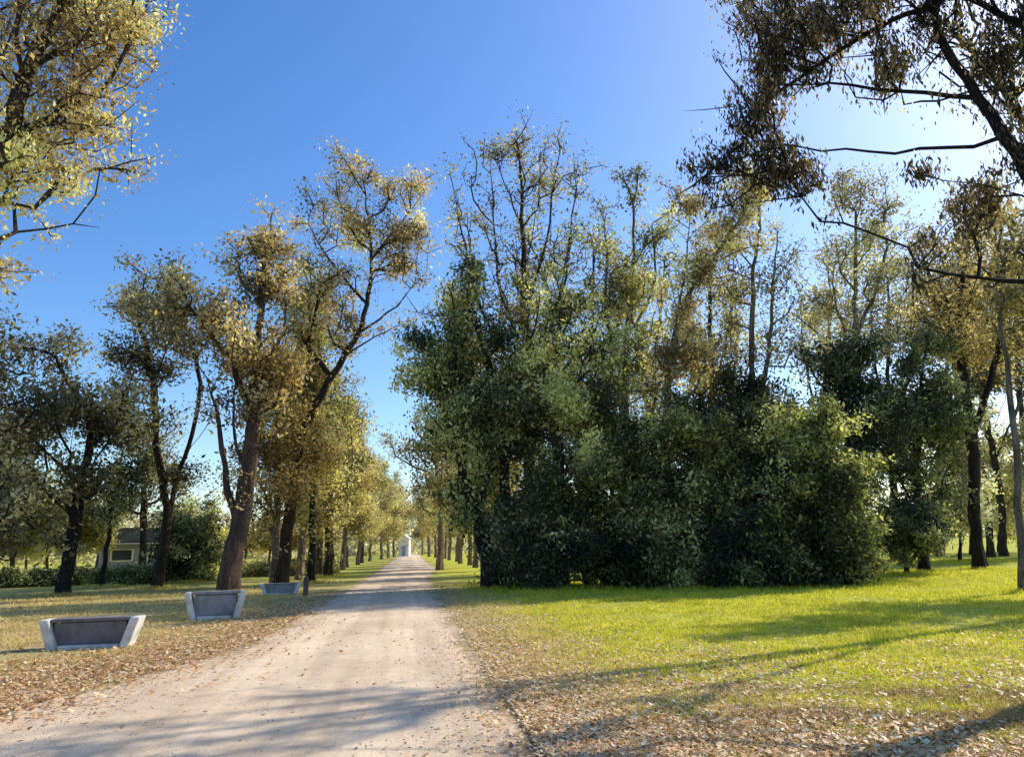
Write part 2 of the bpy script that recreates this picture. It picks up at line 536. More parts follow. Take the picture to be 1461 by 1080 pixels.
def mat_lawn():
    m, nt, out = new_mat('lawn_ground')
    c, n3 = grass_color(nt)
    c = mixc(nt, c, ramp(nt, [(0.3, (0.45, 0.42, 0.35)), (0.65, (1, 1, 1))], n3).outputs['Color'], 0.7, 'MULTIPLY')
    b = N(nt, 'ShaderNodeBsdfPrincipled', i_Roughness=0.95); b.inputs['Specular IOR Level'].default_value = 0.1
    nt.links.new(c, b.inputs['Base Color'])
    bp = N(nt, 'ShaderNodeBump', i_Strength=0.9, i_Distance=0.04)
    nt.links.new(n3, bp.inputs['Height']); nt.links.new(bp.outputs[0], b.inputs['Normal'])
    nt.links.new(b.outputs[0], out.inputs['Surface'])
    return m


def mat_blades():
    m, nt, out = new_mat('grass_blades')
    c, n3 = grass_color(nt)
    at = N(nt, 'ShaderNodeAttribute', attribute_name='tone')
    c = mixc(nt, c, ramp(nt, [(0, (0.75, 0.8, 0.7)), (0.5, (1.25, 1.2, 1.1)), (1, (1.6, 1.45, 1.5))], at.outputs['Fac']).outputs['Color'], 1.0, 'MULTIPLY')
    d = N(nt, 'ShaderNodeBsdfDiffuse'); nt.links.new(c, d.inputs[0])
    t = N(nt, 'ShaderNodeBsdfTranslucent'); nt.links.new(c, t.inputs[0])
    mx = N(nt, 'ShaderNodeMixShader', i_0=0.45)
    nt.links.new(d.outputs[0], mx.inputs[1]); nt.links.new(t.outputs[0], mx.inputs[2])
    nt.links.new(mx.outputs[0], out.inputs['Surface'])
    return m


M_LAWN, M_BLADE = mat_lawn(), mat_blades()

xs = axis([(-1500, -300, 150), (-300, -60, 20), (-60, -15, 2.5), (-15, 15, 0.6), (15, 60, 2.5), (60, 300, 20), (300, 1501, 150)])
ys = axis([(-60, 0, 5), (0, 30, 0.7), (30, 110, 2.5), (110, 400, 20), (400, 2001, 200)])
X, Y = np.meshgrid(xs, ys)
Z = gz(X, Y)
nx, ny = len(xs), len(ys)
i = (np.arange(ny - 1)[:, None] * nx + np.arange(nx - 1)[None, :])
q = np.stack([i, i + 1, i + 1 + nx, i + nx], -1).reshape(-1, 4)
lawn = link('lawn', np_mesh('lawn', np.stack([X, Y, Z], -1).reshape(-1, 3), q, np.full(len(q), 4), smooth=True), M_LAWN)
tag(lawn, 'park lawn, bright yellow green on the right and dry and leaf strewn on the left', kind='structure')

# ---- road edges (x at a given y)
LE = [(-20, -9.5), (0, -8.0), (5.0, -7.4)]
for px, py in ((-60, 1040), (120, 985), (300, 940), (400, 900), (450, 868), (505, 836)):
    p = GP(px, py); LE.append((p[1], p[0]))
RE = [(-20, 1.6), (0, 1.5)]
for px, py in ((775, 1080), (700, 965), (655, 895), (628, 850), (612, 826)):
    p = GP(px, py); RE.append((p[1], p[0]))
LE += [(60, -2.3), (400, -2.3)]
RE += [(60, 2.0), (400, 2.0)]
LE = np.array(sorted(LE)); RE = np.array(sorted(RE))
print('LE', LE.round(2).tolist()); print('RE', RE.round(2).tolist())


def le(y): return np.interp(y, LE[:, 0], LE[:, 1])
def re_(y): return np.interp(y, RE[:, 0], RE[:, 1])


def mat_road():
    m, nt, out = new_mat('gravel_road')
    geo = N(nt, 'ShaderNodeNewGeometry'); pos = geo.outputs['Position']
    at = N(nt, 'ShaderNodeAttribute', attribute_name='tone')      # 0 at the edge, 1 in the middle
    n1 = noise(nt, 0.5, 5, 0.6, pos); n2 = noise(nt, 5, 7, 0.7, pos); n3 = noise(nt, 55, 5, 0.7, pos)
    mp = N(nt, 'ShaderNodeMapping'); mp.inputs['Scale'].default_value = (3.2, 0.12, 1); nt.links.new(pos, mp.inputs[0])
    n4 = noise(nt, 1.0, 4, 0.6, mp.outputs[0])
    c = ramp(nt, [(0.3, (0.76, 0.58, 0.40)), (0.55, (0.90, 0.71, 0.50)), (0.8, (0.94, 0.79, 0.60))], n1).outputs['Color']
    c = mixc(nt, c, ramp(nt, [(0.35, (0.80, 0.77, 0.73)), (0.6, (1.05, 1.05, 1.05))], n2).outputs['Color'], 0.6, 'MULTIPLY')
    c = mixc(nt, c, ramp(nt, [(0.35, (0.84, 0.81, 0.78)), (0.6, (1.08, 1.07, 1.05))], n4).outputs['Color'], 0.8, 'MULTIPLY')
    c = mixc(nt, c, ramp(nt, [(0.35, (0.68, 0.64, 0.60)), (0.55, (1.05, 1.05, 1.05)), (0.75, (1.2, 1.2, 1.2))], n3).outputs['Color'], 0.6, 'MULTIPLY')
    # wheel tracks worn pale, a browner strip of loose gravel between them
    wv = N(nt, 'ShaderNodeAttribute', attribute_name='track')
    c = mixc(nt, c, ramp(nt, [(0.0, (0.88, 0.86, 0.83)), (1.0, (1.08, 1.07, 1.05))], wv.outputs['Fac']).outputs['Color'], 0.8, 'MULTIPLY')
    b = N(nt, 'ShaderNodeBsdfPrincipled', i_Roughness=0.95); b.inputs['Specular IOR Level'].default_value = 0.1
    nt.links.new(c, b.inputs['Base Color'])
    ad = N(nt, 'ShaderNodeMath', operation='ADD'); nt.links.new(n2, ad.inputs[0]); nt.links.new(n3, ad.inputs[1])
    bp = N(nt, 'ShaderNodeBump', i_Strength=0.6, i_Distance=0.03)
    nt.links.new(ad.outputs[0], bp.inputs['Height']); nt.links.new(bp.outputs[0], b.inputs['Normal'])
    # worn edge: gravel thins out into the earth
    e = N(nt, 'ShaderNodeMath', operation='MULTIPLY_ADD', i_1=1.6, i_2=-0.95); nt.links.new(n2, e.inputs[0])
    e2 = N(nt, 'ShaderNodeMath', operation='ADD'); nt.links.new(e.outputs[0], e2.inputs[0]); nt.links.new(at.outputs['Fac'], e2.inputs[1])
    er = N(nt, 'ShaderNodeMapRange', i_1=0.1, i_2=0.42); nt.links.new(e2.outputs[0], er.inputs[0])
    tr = N(nt, 'ShaderNodeBsdfTransparent')
    mx = N(nt, 'ShaderNodeMixShader'); nt.links.new(er.outputs[0], mx.inputs[0])
    nt.links.new(tr.outputs[0], mx.inputs[1]); nt.links.new(b.outputs[0], mx.inputs[2])
    nt.links.new(mx.outputs[0], out.inputs['Surface'])
    return m


yy = axis([(-20, 0, 2), (0, 30, 0.25), (30, 80, 1), (80, 401, 8)])
us = np.concatenate([[0, .02, .05, .08], np.linspace(.12, .9, 34), [.93, .96, .98, 1.0]])
a = le(yy) - 0.35 + 0.12 * np.sin(yy * 1.9) + 0.08 * np.sin(yy * 4.3 + 1)
b = re_(yy) + 0.3 + 0.10 * np.sin(yy * 1.6 + 2) + 0.07 * np.sin(yy * 3.7)
Xr = a[:, None] + (b - a)[:, None] * us[None, :]
Yr = np.repeat(yy[:, None], len(us), 1)
Zr = gz(Xr, Yr) + 0.006 + 0.012 * (1 - (2 * us - 1) ** 2)[None, :]
dist = np.minimum(Xr - a[:, None], b[:, None] - Xr)
nxr = len(us); nyr = len(yy)
i = (np.arange(nyr - 1)[:, None] * nxr + np.arange(nxr - 1)[None, :])
q = np.stack([i, i + 1, i + 1 + nxr, i + nxr], -1).reshape(-1, 4)
road = link('road', np_mesh('road', np.stack([Xr, Yr, Zr], -1).reshape(-1, 3), q, np.full(len(q), 4),
                            tone=np.clip(dist / 0.9, 0, 1).ravel(), smooth=True), mat_road())
tc_ = Xr - (re_(yy)[:, None] - 0.5 * np.minimum(re_(yy) - le(yy), 4.2)[:, None]) + 0.1 * np.sin(Yr * 0.5)
trk = np.exp(-((np.abs(tc_) - 0.8) / 0.30) ** 2)
at_ = road.data.attributes.new('track', 'FLOAT', 'POINT'); at_.data.foreach_set('value', trk.ravel().astype(np.float32))
Zr = Zr - 0.0 * trk
tag(road, 'pale unpaved gravel road running straight away between two rows of trees', kind='structure')


# ---- grass blades (stuff)
def scatter(n, x0, x1, y0, y1, rng, keep):
    """denser towards the camera"""
    u = rng.uniform(0, 1, n)
    y = y0 * (y1 / y0) ** u
    x = rng.uniform(x0, x1, n) * (y / y1) ** 0.75 if False else rng.uniform(x0, x1, n)
    k = keep(x, y)
    return x[k], y[k]


def in_view(x, y, pad=0.12):
    # cut what stands well outside the frame
    ang = np.arctan2(x, y)
    c = -YAW
    return (ang > c - 0.60 - pad) & (ang < c + 0.60 + pad)


def blades(name, x, y, h, w, rng, tonebase=0.5):
    n = len(x)
    z = gz(x, y)
    th = rng.uniform(0, 2 * math.pi, n)
    hh = h * rng.uniform(0.5, 1.3, n); ww = w * rng.uniform(0.7, 1.3, n)
    lean = rng.normal(0, 0.55, (n, 2)) * hh[:, None]
    dx, dy = np.cos(th) * ww / 2, np.sin(th) * ww / 2
    v = np.zeros((n, 3, 3))
    v[:, 0] = np.stack([x - dx, y - dy, z - 0.004], 1)
    v[:, 1] = np.stack([x + dx, y + dy, z - 0.004], 1)
    v[:, 2] = np.stack([x + lean[:, 0], y + lean[:, 1], z + hh], 1)
    t = np.repeat(np.clip(rng.normal(tonebase, 0.25, n), 0, 1), 3)
    t[2::3] = np.clip(t[2::3] + 0.25, 0, 1)
    o = link(name, np_mesh(name, v.reshape(-1, 3), np.arange(3 * n), np.full(n, 3), t), M_BLADE)
    return o


rng = np.random.default_rng(5)
u = rng.uniform(0, 1, 420000)
y = 5.2 * (34 / 5.2) ** u
ang = rng.uniform(-YAW - 0.66, -YAW + 0.66, len(u))
x = y * np.tan(ang)
patch = np.sin(x * 1.1 + 2 * np.sin(y * 0.7)) * np.sin(y * 0.9 + 1.3 * np.sin(x * 0.8)) + rng.normal(0, 0.45, len(x))
right = (x > re_(y) + 0.15 + 0.5 * rng.uniform(0, 1, len(x)) ** 2 * 3) & (patch > -0.45)
xr, yr = x[right], y[right]
tag(blades('lawn_grass', xr, yr, (0.022 + 0.0018 * yr) * np.where(patch[right] > 0.35, 1.4, 0.8), 0.010 + 0.0011 * yr, rng, 0.5),
    'short yellow green grass on the lawn right of the road', 'grass', kind='stuff')
left = (x < le(y) - 0.9 - rng.uniform(0, 1.2, len(x))) & (patch > 0.0) & (rng.uniform(0, 1, len(x)) < 0.8)
xl, yl = x[left], y[left]
tag(blades('verge_grass', xl, yl, 0.025 + 0.0018 * yl, 0.010 + 0.0011 * yl, rng, 0.6),
    'dry straw coloured grass on the verge left of the road', 'grass', kind='stuff')


# ---- fallen leaves (stuff)
def litter(name, x, y, size, rng, mid=0.55):
    n = len(x)
    onroad = (x > le(y) - 0.2) & (x < re_(y) + 0.2)
    z = gz(x, y) + rng.uniform(0.004, 0.03, n) + np.where(onroad, 0.016, 0)
    th = rng.uniform(0, 2 * math.pi, n)
    s = size * rng.uniform(0.6, 1.35, n)
    tilt = rng.normal(0, 0.45, n)
    ux, uy = np.cos(th), np.sin(th)
    vx, vy = -uy, ux
    s2 = s * rng.uniform(0.45, 0.75, n)
    c = np.stack([x, y, z], 1)
    U = np.stack([ux, uy, np.sin(tilt) * 0.6], 1) * (s / 2)[:, None]
    W = np.stack([vx, vy, rng.normal(0, 0.5, n)], 1) * (s2 / 2)[:, None]
    up = np.zeros((n, 3)); up[:, 2] = s * rng.uniform(0, 0.3, n)
    v = np.stack([c - U + up, c + W * 0.9 - U * 0.2, c + U + up, c - W * 0.9 - U * 0.2], 1).reshape(-1, 3)
    v[:, 2] = np.maximum(v[:, 2], np.repeat(gz(x, y) + np.where(onroad, 0.02, 0.003), 4))
    t = np.repeat(np.clip(rng.normal(mid, 0.24, n), 0, 1), 4)
    return link(name, np_mesh(name, v, np.arange(4 * n), np.full(n, 4), t), L['litter'])


u = rng.uniform(0, 1, 330000)
y = 4.5 * (30 / 4.5) ** u
ang = rng.uniform(-YAW - 0.66, -YAW + 0.66, len(u))
x = y * np.tan(ang)
pn = 0.5 + 0.5 * np.sin(x * 1.7 + 1.5 * np.sin(y * 1.1)) * np.sin(y * 1.3 + np.sin(x * 2.1))
dl = le(y) - x            # > 0 left of the road
dens = np.where(dl > 0, np.exp(-np.maximum(dl - 1.2, 0) / 1.1) * 1.25, np.exp(dl / 0.45) * 0.30) * (0.45 + 0.55 * pn)
dens = dens * np.clip(1.5 - y / 26, 0.25, 1)
k = (rng.uniform(0, 1, len(x)) < dens) & (x < re_(y) - 1.0)
tag(litter('fallen_leaves', x[k], y[k], 0.066, rng, 0.52), 'drift of orange brown fallen leaves along the left edge of the road', 'leaves', kind='stuff')
dr = x - re_(y)
ph_ = 0.5 + 0.5 * np.sin((x + y) * 0.9 + np.sin(y * 1.3)); pn = 0.55 * pn + 0.45 * ph_
dens = np.where(dr > 0, 0.68 * np.exp(-(dr / 2.4) ** 2) + 0.55 * sstep(15, 7, y) * np.clip(pn * 1.7 - 0.5, 0, 1) + 0.03, 0.16 * np.exp(dr / 0.3))
k = (rng.uniform(0, 1, len(x)) < dens) & (dr > -1.2)
tag(litter('fallen_leaves', x[k], y[k], 0.056, rng, 0.66), 'pale tan fallen leaves scattered over the lawn right of the road', 'leaves', kind='stuff')
k = (rng.uniform(0, 1, len(x)) < 0.0015) & (dl < -0.3) & (dr < -0.2)
tag(litter('fallen_leaves', x[k], y[k], 0.055, rng, 0.4), 'few stray brown leaves lying on the gravel of the road', 'leaves', kind='stuff')


u = rng.uniform(0, 1, 26000)
y = 4.8 * (26 / 4.8) ** u
x = rng.uniform(-9, 2.2, len(u))
k = (x > le(y) - 0.3) & (x < re_(y) + 0.2) & (rng.uniform(0, 1, len(u)) < 0.3 + 0.7 * np.exp(-np.minimum(x - le(y), re_(y) - x) / 0.4))
x, y = x[k], y[k]; n_ = len(x)
oc = np.array([(1, 0, 0), (-1, 0, 0), (0, 1, 0), (0, -1, 0), (0, 0, 1), (0, 0, -1)], float)
of = np.array([(0, 2, 4), (2, 1, 4), (1, 3, 4), (3, 0, 4), (2, 0, 5), (1, 2, 5), (3, 1, 5), (0, 3, 5)])
sz = np.minimum(rng.gamma(2.0, 0.0028, n_) + 0.003, 0.022)
v = oc[None] * (sz[:, None, None] * rng.uniform(0.6, 1.2, (n_, 6, 1))) * np.array([1, 1, 0.6]) + np.stack([x, y, gz(x, y) + 0.014 + sz * 0.2], 1)[:, None, :]
fc = (of[None] + 6 * np.arange(n_)[:, None, None]).reshape(-1, 3)
o = link('loose_gravel', np_mesh('loose_gravel', v.reshape(-1, 3), fc, np.full(len(fc), 3)), plain_mat('gravel_stone', (0.34, 0.29, 0.23), (0.66, 0.59, 0.50), 9, 0.9, 0.1))
tag(o, 'loose gravel stones lying on the pale road', 'gravel', kind='stuff')

# ================================================================== BENCHES
M_CONC = plain_mat('pale_concrete', (0.62, 0.60, 0.55), (0.82, 0.79, 0.74), 14)
M_GCONC = plain_mat('grey_concrete', (0.24, 0.225, 0.235), (0.38, 0.36, 0.37), 16)
M_DCONC = plain_mat('dark_concrete', (0.13, 0.115, 0.12), (0.24, 0.21, 0.22), 18)


def prism(name, prof, y0, y1, mat, parent, bev=0.012, axis_='y'):
    """extrude an (x, z) outline from y0 to y1"""
    n = len(prof)
    v = [(p[0], y0, p[1]) for p in prof] + [(p[0], y1, p[1]) for p in prof]
    if axis_ == 'x':
        v = [(y0, p[0], p[1]) for p in prof] + [(y1, p[0], p[1]) for p in prof]
    f = [tuple(range(n)), tuple(range(2 * n - 1, n - 1, -1))] + [(i, i + n, (i + 1) % n + n, (i + 1) % n) for i in range(n)]
    me = bpy.data.meshes.new(name); me.from_pydata(v, [], f)
    import bmesh
    bm = bmesh.new(); bm.from_mesh(me)
    bmesh.ops.recalc_face_normals(bm, faces=bm.faces)
    if bev: bmesh.ops.bevel(bm, geom=list(bm.edges), offset=bev, segments=2, affect='EDGES')
    bm.to_mesh(me); bm.free()
    return link(name, me, mat, parent)


def make_bench(loc, rz, w, label, tall=1.0, pan=None, flare=0.06):
    pan = pan or M_DCONC
    r = empty('bench', loc, label, 'bench', 'concrete benches beside the road', rz)
    hw = w / 2
    # flared end supports: narrower at the foot, leaning out to the top
    for s in (-1, 1):
        prof = [(s * (hw - 0.25), 0.0), (s * (hw - 0.10), 0.0), (s * (hw + flare), 0.50), (s * (hw - 0.09), 0.50)]
        prism('end_support', prof, -0.24, 0.24, M_CONC, r)
    # sloping dark front panel between the supports
    v = [(-0.09, 0.07), (-0.02, 0.07), (-0.07, 0.44), (-0.14, 0.44)]
    m = prism('front_panel', v, -(hw - 0.17), hw - 0.17, pan, r, 0.008, 'x')
    prism('seat', [(-0.165, 0.452), (0.235, 0.452), (0.235, 0.505), (-0.165, 0.505)], -(hw - 0.095), hw - 0.095, pan, r, 0.012, 'x')
    prism('plinth', [(-0.215, -0.04), (0.20, -0.04), (0.20, 0.066), (-0.215, 0.066)], -(hw - 0.262), hw - 0.262, M_CONC, r, 0.012, 'x')
    prism('rear_panel', [(0.10, 0.07), (0.17, 0.07), (0.20, 0.44), (0.13, 0.44)], -(hw - 0.17), hw - 0.17, M_DCONC, r, 0.008, 'x')
    r.scale = (1, 1, tall)
    return r


p = GP(122, 926); make_bench((p[0], p[1] + 0.24, float(gz(p[0], p[1]))), math.radians(4), 1.5, 'nearest concrete bench, dark front panel, standing in the leaf drift at far left')
p = GP(303, 884); make_bench((p[0], p[1] + 0.24, float(gz(p[0], p[1]))), math.radians(8), 1.32, 'middle concrete bench with pale flared ends, on dry grass below the forked tree', 1.3, M_GCONC, 0.04)
p = GP(398, 848); make_bench((p[0], p[1] + 0.24, float(gz(p[0], p[1]))), math.radians(10), 1.4, 'farthest concrete bench, small and half shaded, at the foot of the leaning tree', 0.8, M_GCONC)

M_WOOD = plain_mat('weathered_wood', (0.07, 0.05, 0.035), (0.17, 0.12, 0.085), 20)
p = GP(436, 850)
o = prism('wooden_post', [(-0.09, -0.1), (0.09, -0.1), (0.08, 0.62), (0.0, 0.68), (-0.08, 0.62)], -0.08, 0.08, M_WOOD, None, 0.012)
o.location = (p[0], p[1], 0); tag(o, 'short brown wooden post at the left edge of the road', 'post')

# ================================================================== HOUSE, GATEHOUSE
M_WALL = plain_mat('house_wall', (0.22, 0.26, 0.40), (0.30, 0.34, 0.50), 3)
M_ROOF = plain_mat('house_roof', (0.07, 0.08, 0.12), (0.13, 0.14, 0.20), 6)
M_WHITE = plain_mat('white_paint', (0.66, 0.65, 0.62), (0.80, 0.79, 0.75), 5)
M_GLASS = plain_mat('window_glass', (0.03, 0.04, 0.05), (0.05, 0.06, 0.08), 2, 0.15, 0.0)


def box(name, x0, x1, y0, y1, z0, z1, mat, parent, bev=0.0):
    return prism(name, [(x0, z0), (x1, z0), (x1, z1), (x0, z1)], y0, y1, mat, parent, bev)


hp = G(212, 68)
h = empty('house', hp, 'low blue grey house with dark roof seen between the left tree trunks', 'house', rz=math.radians(22))
box('wall', -3.0, 3.0, 0, 5, -0.3, 2.5, M_WALL, h)
prism('roof', [(-3.5, 2.5), (3.5, 2.5), (2.2, 3.75), (-1.9, 3.75)], -0.5, 5.5, M_ROOF, h)
h.scale = (1.1, 1, 0.95)
for wx in (-1.7, 1.0):
    f = box('window', wx - 0.75, wx + 0.75, -0.05, 0.02, 1.05, 2.05, M_WHITE, h)
    box('pane', wx - 0.62, wx + 0.62, -0.08, -0.052, 1.15, 1.95, M_GLASS, f)
box('gutter', -3.52, 3.52, -0.60, -0.503, 2.42, 2.52, M_WHITE, h)
box('chimney', 1.0, 1.5, 2.2, 2.7, 3.3, 4.4, M_WALL, h)
d_ = box('door', -0.55, 0.0, -0.06, 0.02, -0.0, 2.05, M_WHITE, h)
box('handle', -0.12, -0.08, -0.10, -0.062, 0.95, 1.05, M_GLASS, d_)

hp = G(576, 150)
h = empty('gatehouse', hp, 'tiny white building closing the far end of the avenue', 'building', rz=math.radians(-8))
box('wall', -0.95, 0.95, 0, 3, -0.3, 3.3, M_WHITE, h)
prism('roof', [(-1.15, 3.3), (1.15, 3.3), (0.0, 4.1)], -0.2, 3.2, M_WHITE, h)
f = box('door', -0.35, 0.35, -0.05, 0.02, 0, 2.0, M_WALL, h)

# ================================================================== TREES: LEFT
GRP_NEAR = None
tree_px('golden_tree', 'tall golden autumn tree whose sunlit crown fills the top left corner', 'tree', -190, 15,
        [[(-150, 500), (-90, 330), (0, 215), (35, 110), (85, 20), (120, -70)], [(5, 200), (70, 170), (130, 135), (175, 150)],
         [(-100, 350), (-30, 345), (60, 325), (140, 322)], [(-120, 400), (-130, 200), (-110, 20), (-60, -120)],
         [(40, 100), (120, 55), (180, 40), (205, 60)]],
        [(100, 40, 90, 60), (185, 45, 40, 45, 0, 1.3), (65, 165, 80, 60, 0, 1.1), (15, 230, 45, 55, 0, 1.5), (130, 140, 55, 35), (90, 235, 45, 38), (25, 300, 40, 30),
         (0, 375, 22, 28, 0, 1.2), (60, -80, 150, 80), (-90, 60, 100, 150), (-110, 260, 80, 110), (60, 325, 70, 8, 0, .5)],
        900, 'tan', 'grey', r0=0.34, per=32, size=0.085, sigma=0.19, seed=3, step=0.4, rmin=0.010, droop=0.35, tone_mid=0.5, bare=0.12)

tree_px('dark_tree', 'spreading dark brown green tree at the left edge with forked trunk', 'tree', 95, 37,
        [[(105, 760), (112, 690), (130, 620), (95, 540), (55, 470)], [(110, 690), (60, 640), (20, 590)], [(125, 640), (170, 600), (195, 570)]],
        [(45, 480, 50, 32), (80, 540, 42, 36), (40, 600, 70, 30, 0, 1.3), (155, 600, 62, 30, 0, 1.4), (120, 680, 48, 50, 0, 1.0), (95, 750, 30, 35), (10, 660, 40, 45, 0, 1.2), (185, 560, 30, 20), (100, 575, 90, 16)],
        340, 'brown', 'dark', r0=0.36, per=38, size=0.17, sigma=0.42, seed=4, tone_mid=0.42, bare=0.1)
tree_px('dark_tree', 'dark leafy tree cut off by the left edge of the view', 'tree', -60, 34,
        [[(-55, 700), (-40, 600), (-20, 520)]],
        [(-20, 560, 70, 80), (0, 700, 45, 70), (-60, 480, 60, 60), (15, 760, 35, 30)],
        200, 'brown', 'dark', r0=0.3, per=38, size=0.17, sigma=0.42, seed=41, tone_mid=0.42)
tree_px('slender_tree', 'slender young tree leaning right between the dark tree and the house', 'tree', 150, 44,
        [[(152, 780), (160, 730), (165, 700), (190, 650)]],
        [(185, 690, 34, 22), (150, 720, 26, 20), (205, 650, 26, 20)],
        70, 'dark', 'dark', r0=0.16, per=46, size=0.16, sigma=0.4, seed=5)
tree_px('leaning_tree', 'thin two stemmed tree with blue grey needles in front of the house', 'tree', 226, 40,
        [[(236, 760), (248, 700), (268, 640), (285, 560), (270, 480), (235, 400)], [(262, 650), (300, 600), (318, 560)], [(240, 740), (226, 640), (215, 520), (190, 440)]],
        [(230, 400, 50, 26), (195, 430, 42, 26), (235, 455, 50, 34, 0, 1.2), (185, 500, 36, 26), (225, 520, 50, 26), (250, 680, 28, 30, 0, 1.2), (280, 480, 30, 25), (235, 370, 20, 10)],
        230, 'brown', 'brown', r0=0.30, per=31, size=0.16, sigma=0.38, seed=6, tone_mid=0.35)
tree_px('round_tree', 'small rounded dark tree beside the house, left of the forked trunk', 'tree', 268, 46,
        [[(268, 800), (268, 770), (270, 740)]],
        [(262, 760, 38, 28), (285, 775, 20, 22), (240, 780, 22, 18), (260, 795, 36, 14)],
        130, 'dark', 'dark', r0=0.18, per=62, size=0.16, sigma=0.35, seed=7)
tree_px('forked_tree', 'big rust coloured tree with thick reddish trunk forking low, left of the road', 'tree', 330, 34,
        [[(333, 790), (342, 740), (352, 690), (360, 620), (365, 540), (370, 440), (385, 350)],
         [(338, 745), (322, 690), (317, 640), (310, 590), (296, 540)], [(354, 680), (338, 640), (332, 590), (336, 540)],
         [(362, 600), (330, 520), (290, 460), (250, 420)], [(366, 560), (400, 480), (410, 420)], [(358, 660), (385, 630), (410, 600)]],
        [(380, 345, 34, 42), (350, 390, 50, 42, 0, 1.1), (290, 440, 58, 36, 0, 1.1), (395, 430, 38, 45), (330, 490, 75, 40, 0, 1.35), (375, 540, 42, 42, 0, 1.3), (230, 440, 40, 22), (400, 520, 30, 40), (306, 570, 24, 24, 0, 1.2), (335, 600, 20, 30, 0, .8)],
        400, 'rust', 'red', r0=0.56, per=37, size=0.16, sigma=0.36, seed=8, tone_mid=0.45, bare=0.12, clad=0.25,
        limb_r=[(0.54, 0.08), (0.24, 0.04), (0.15, 0.03), (0.20, 0.05), (0.16, 0.05), (0.08, 0.04)])
tree_px('leaning_tree', 'tallest left tree, trunk leaning right over the road with an open rusty top', 'tree', 404, 38,
        [[(408, 770), (418, 700), (432, 620), (470, 545), (508, 480), (526, 420), (530, 350), (520, 280)],
         [(512, 475), (560, 440), (610, 390)], [(490, 510), (545, 475), (600, 455)], [(530, 370), (570, 320), (600, 280)], [(520, 430), (470, 370), (440, 320)],
         [(525, 330), (485, 290), (480, 250)]],
        [(500, 240, 38, 24, 0, 1.1), (570, 268, 40, 22, 0, 1.0), (460, 310, 38, 28, 0, 1.0), (515, 320, 45, 42), (575, 345, 40, 34), (470, 405, 48, 45, 0, 1.2), (435, 465, 36, 40, 0, 1.0), (560, 395, 45, 22, 0, .6),
         (490, 470, 38, 34, 0, 1.0), (600, 320, 20, 30, 0, .5)],
        420, 'rust', 'brown', r0=0.46, per=36, size=0.14, sigma=0.33, seed=9, tone_mid=0.5, bare=0.15, clad=0.5,
        limb_r=[(0.36, 0.05), (0.09, 0.02), (0.08, 0.02), (0.09, 0.03), (0.10, 0.03), (0.07, 0.03)])
tree_px('ivy_clad_tree', 'ivy wrapped dark trunk at the near end of the left row', 'tree', 446, 40,
        [[(446, 720), (448, 600), (455, 500), (450, 420)]],
        [(430, 620, 24, 50, 0, 1.6), (440, 540, 30, 60, 0, 1.2), (425, 700, 18, 50, 0, 1.6), (440, 440, 36, 50), (455, 400, 30, 30)],
        240, 'olive', 'dark', r0=0.24, per=46, size=0.15, sigma=0.36, seed=10, tone_mid=0.4, clad=0.8)


# the avenue: rows of golden trees receding on both sides
def avenue_proto(seed, hgt, wid, leaf, bark, n=230, per=46, name='avenue_tree', lowc=0.27, size=0.17):
    rng_ = np.random.default_rng(seed)
    pts = [(0, 0, 0), (0.15, 0.1, hgt * .3), (-0.15, 0.2, hgt * .6), (0.2, 0, hgt * .95)]
    bl = []
    for k in range(9):
        z = hgt * (lowc + (0.95 - lowc) * k / 8)
        rr = wid * (0.55 + 0.45 * math.sin(math.pi * min(1, (k + 1.5) / 9))) * (1.0 if k < 7 else 0.65)
        a_ = rng_.uniform(0, 6.28)
        bl.append((np.array([math.cos(a_) * rr * .35, math.sin(a_) * rr * .35, z]), (rr, rr, hgt * 0.085), 1.0))
    return make_tree(name, 'x', 'tree', (0, 0, 0), [pts], bl, n, leaf, bark, r0=0.30, per=per, size=size, sigma=0.42, seed=seed, step=0.7, tone_mid=0.5, tone_var=0.24, flat=1.0)


def place_copy(proto, loc, rz, sc, label, group, first):
    if first:
        r = proto
    else:
        r = proto.copy(); COL.objects.link(r)
        for ch in list(proto.children):
            c = ch.copy(); COL.objects.link(c); c.parent = r
    r.location = tuple(float(v) for v in loc); r.rotation_euler = (0, 0, rz); r.scale = (sc, sc, sc * 1.0)
    r['label'] = label; r['group'] = group
    return r


pa = [avenue_proto(101, 15, 2.5, 'goldgreen', 'tan'), avenue_proto(102, 14, 2.3, 'gold', 'tan'), avenue_proto(103, 15.5, 2.6, 'olive', 'red')]
used = set()
ordn = ['first', 'second', 'third', 'fourth', 'fifth', 'sixth', 'seventh', 'eighth', 'ninth', 'tenth', 'eleventh', 'twelfth', 'thirteenth', 'fourteenth', 'fifteenth', 'sixteenth']
rr = random.Random(4)
lft = [(-6.3, 38, 1, 0.93), (-6.0, 44, 0, 1.0), (-5.6, 50, 2, 1.02), (-5.9, 57, 1, 1.0), (-5.4, 64, 0, 0.98), (-5.7, 72, 1, 0.95), (-5.3, 81, 0, 0.93), (-5.5, 91, 2, 0.92), (-5.2, 102, 1, 0.9), (-4.2, 115, 0, 1.0), (-3.6, 130, 1, 1.05), (-3.0, 145, 0, 1.1)]
for k, (x_, y_, t_, s_) in enumerate(lft):
    place_copy(pa[t_], (x_, y_, gz(x_, y_)), rr.uniform(0, 6.28), s_,
               f'{ordn[k]} golden green tree, counting away, in the row left of the road', 'golden trees in the row left of the road', t_ not in used)
    used.add(t_)
pb = [avenue_proto(111, 12.5, 2.4, 'rust', 'tan', lowc=0.32), avenue_proto(112, 12, 2.5, 'goldgreen', 'tan', lowc=0.32)]
usedb = set()
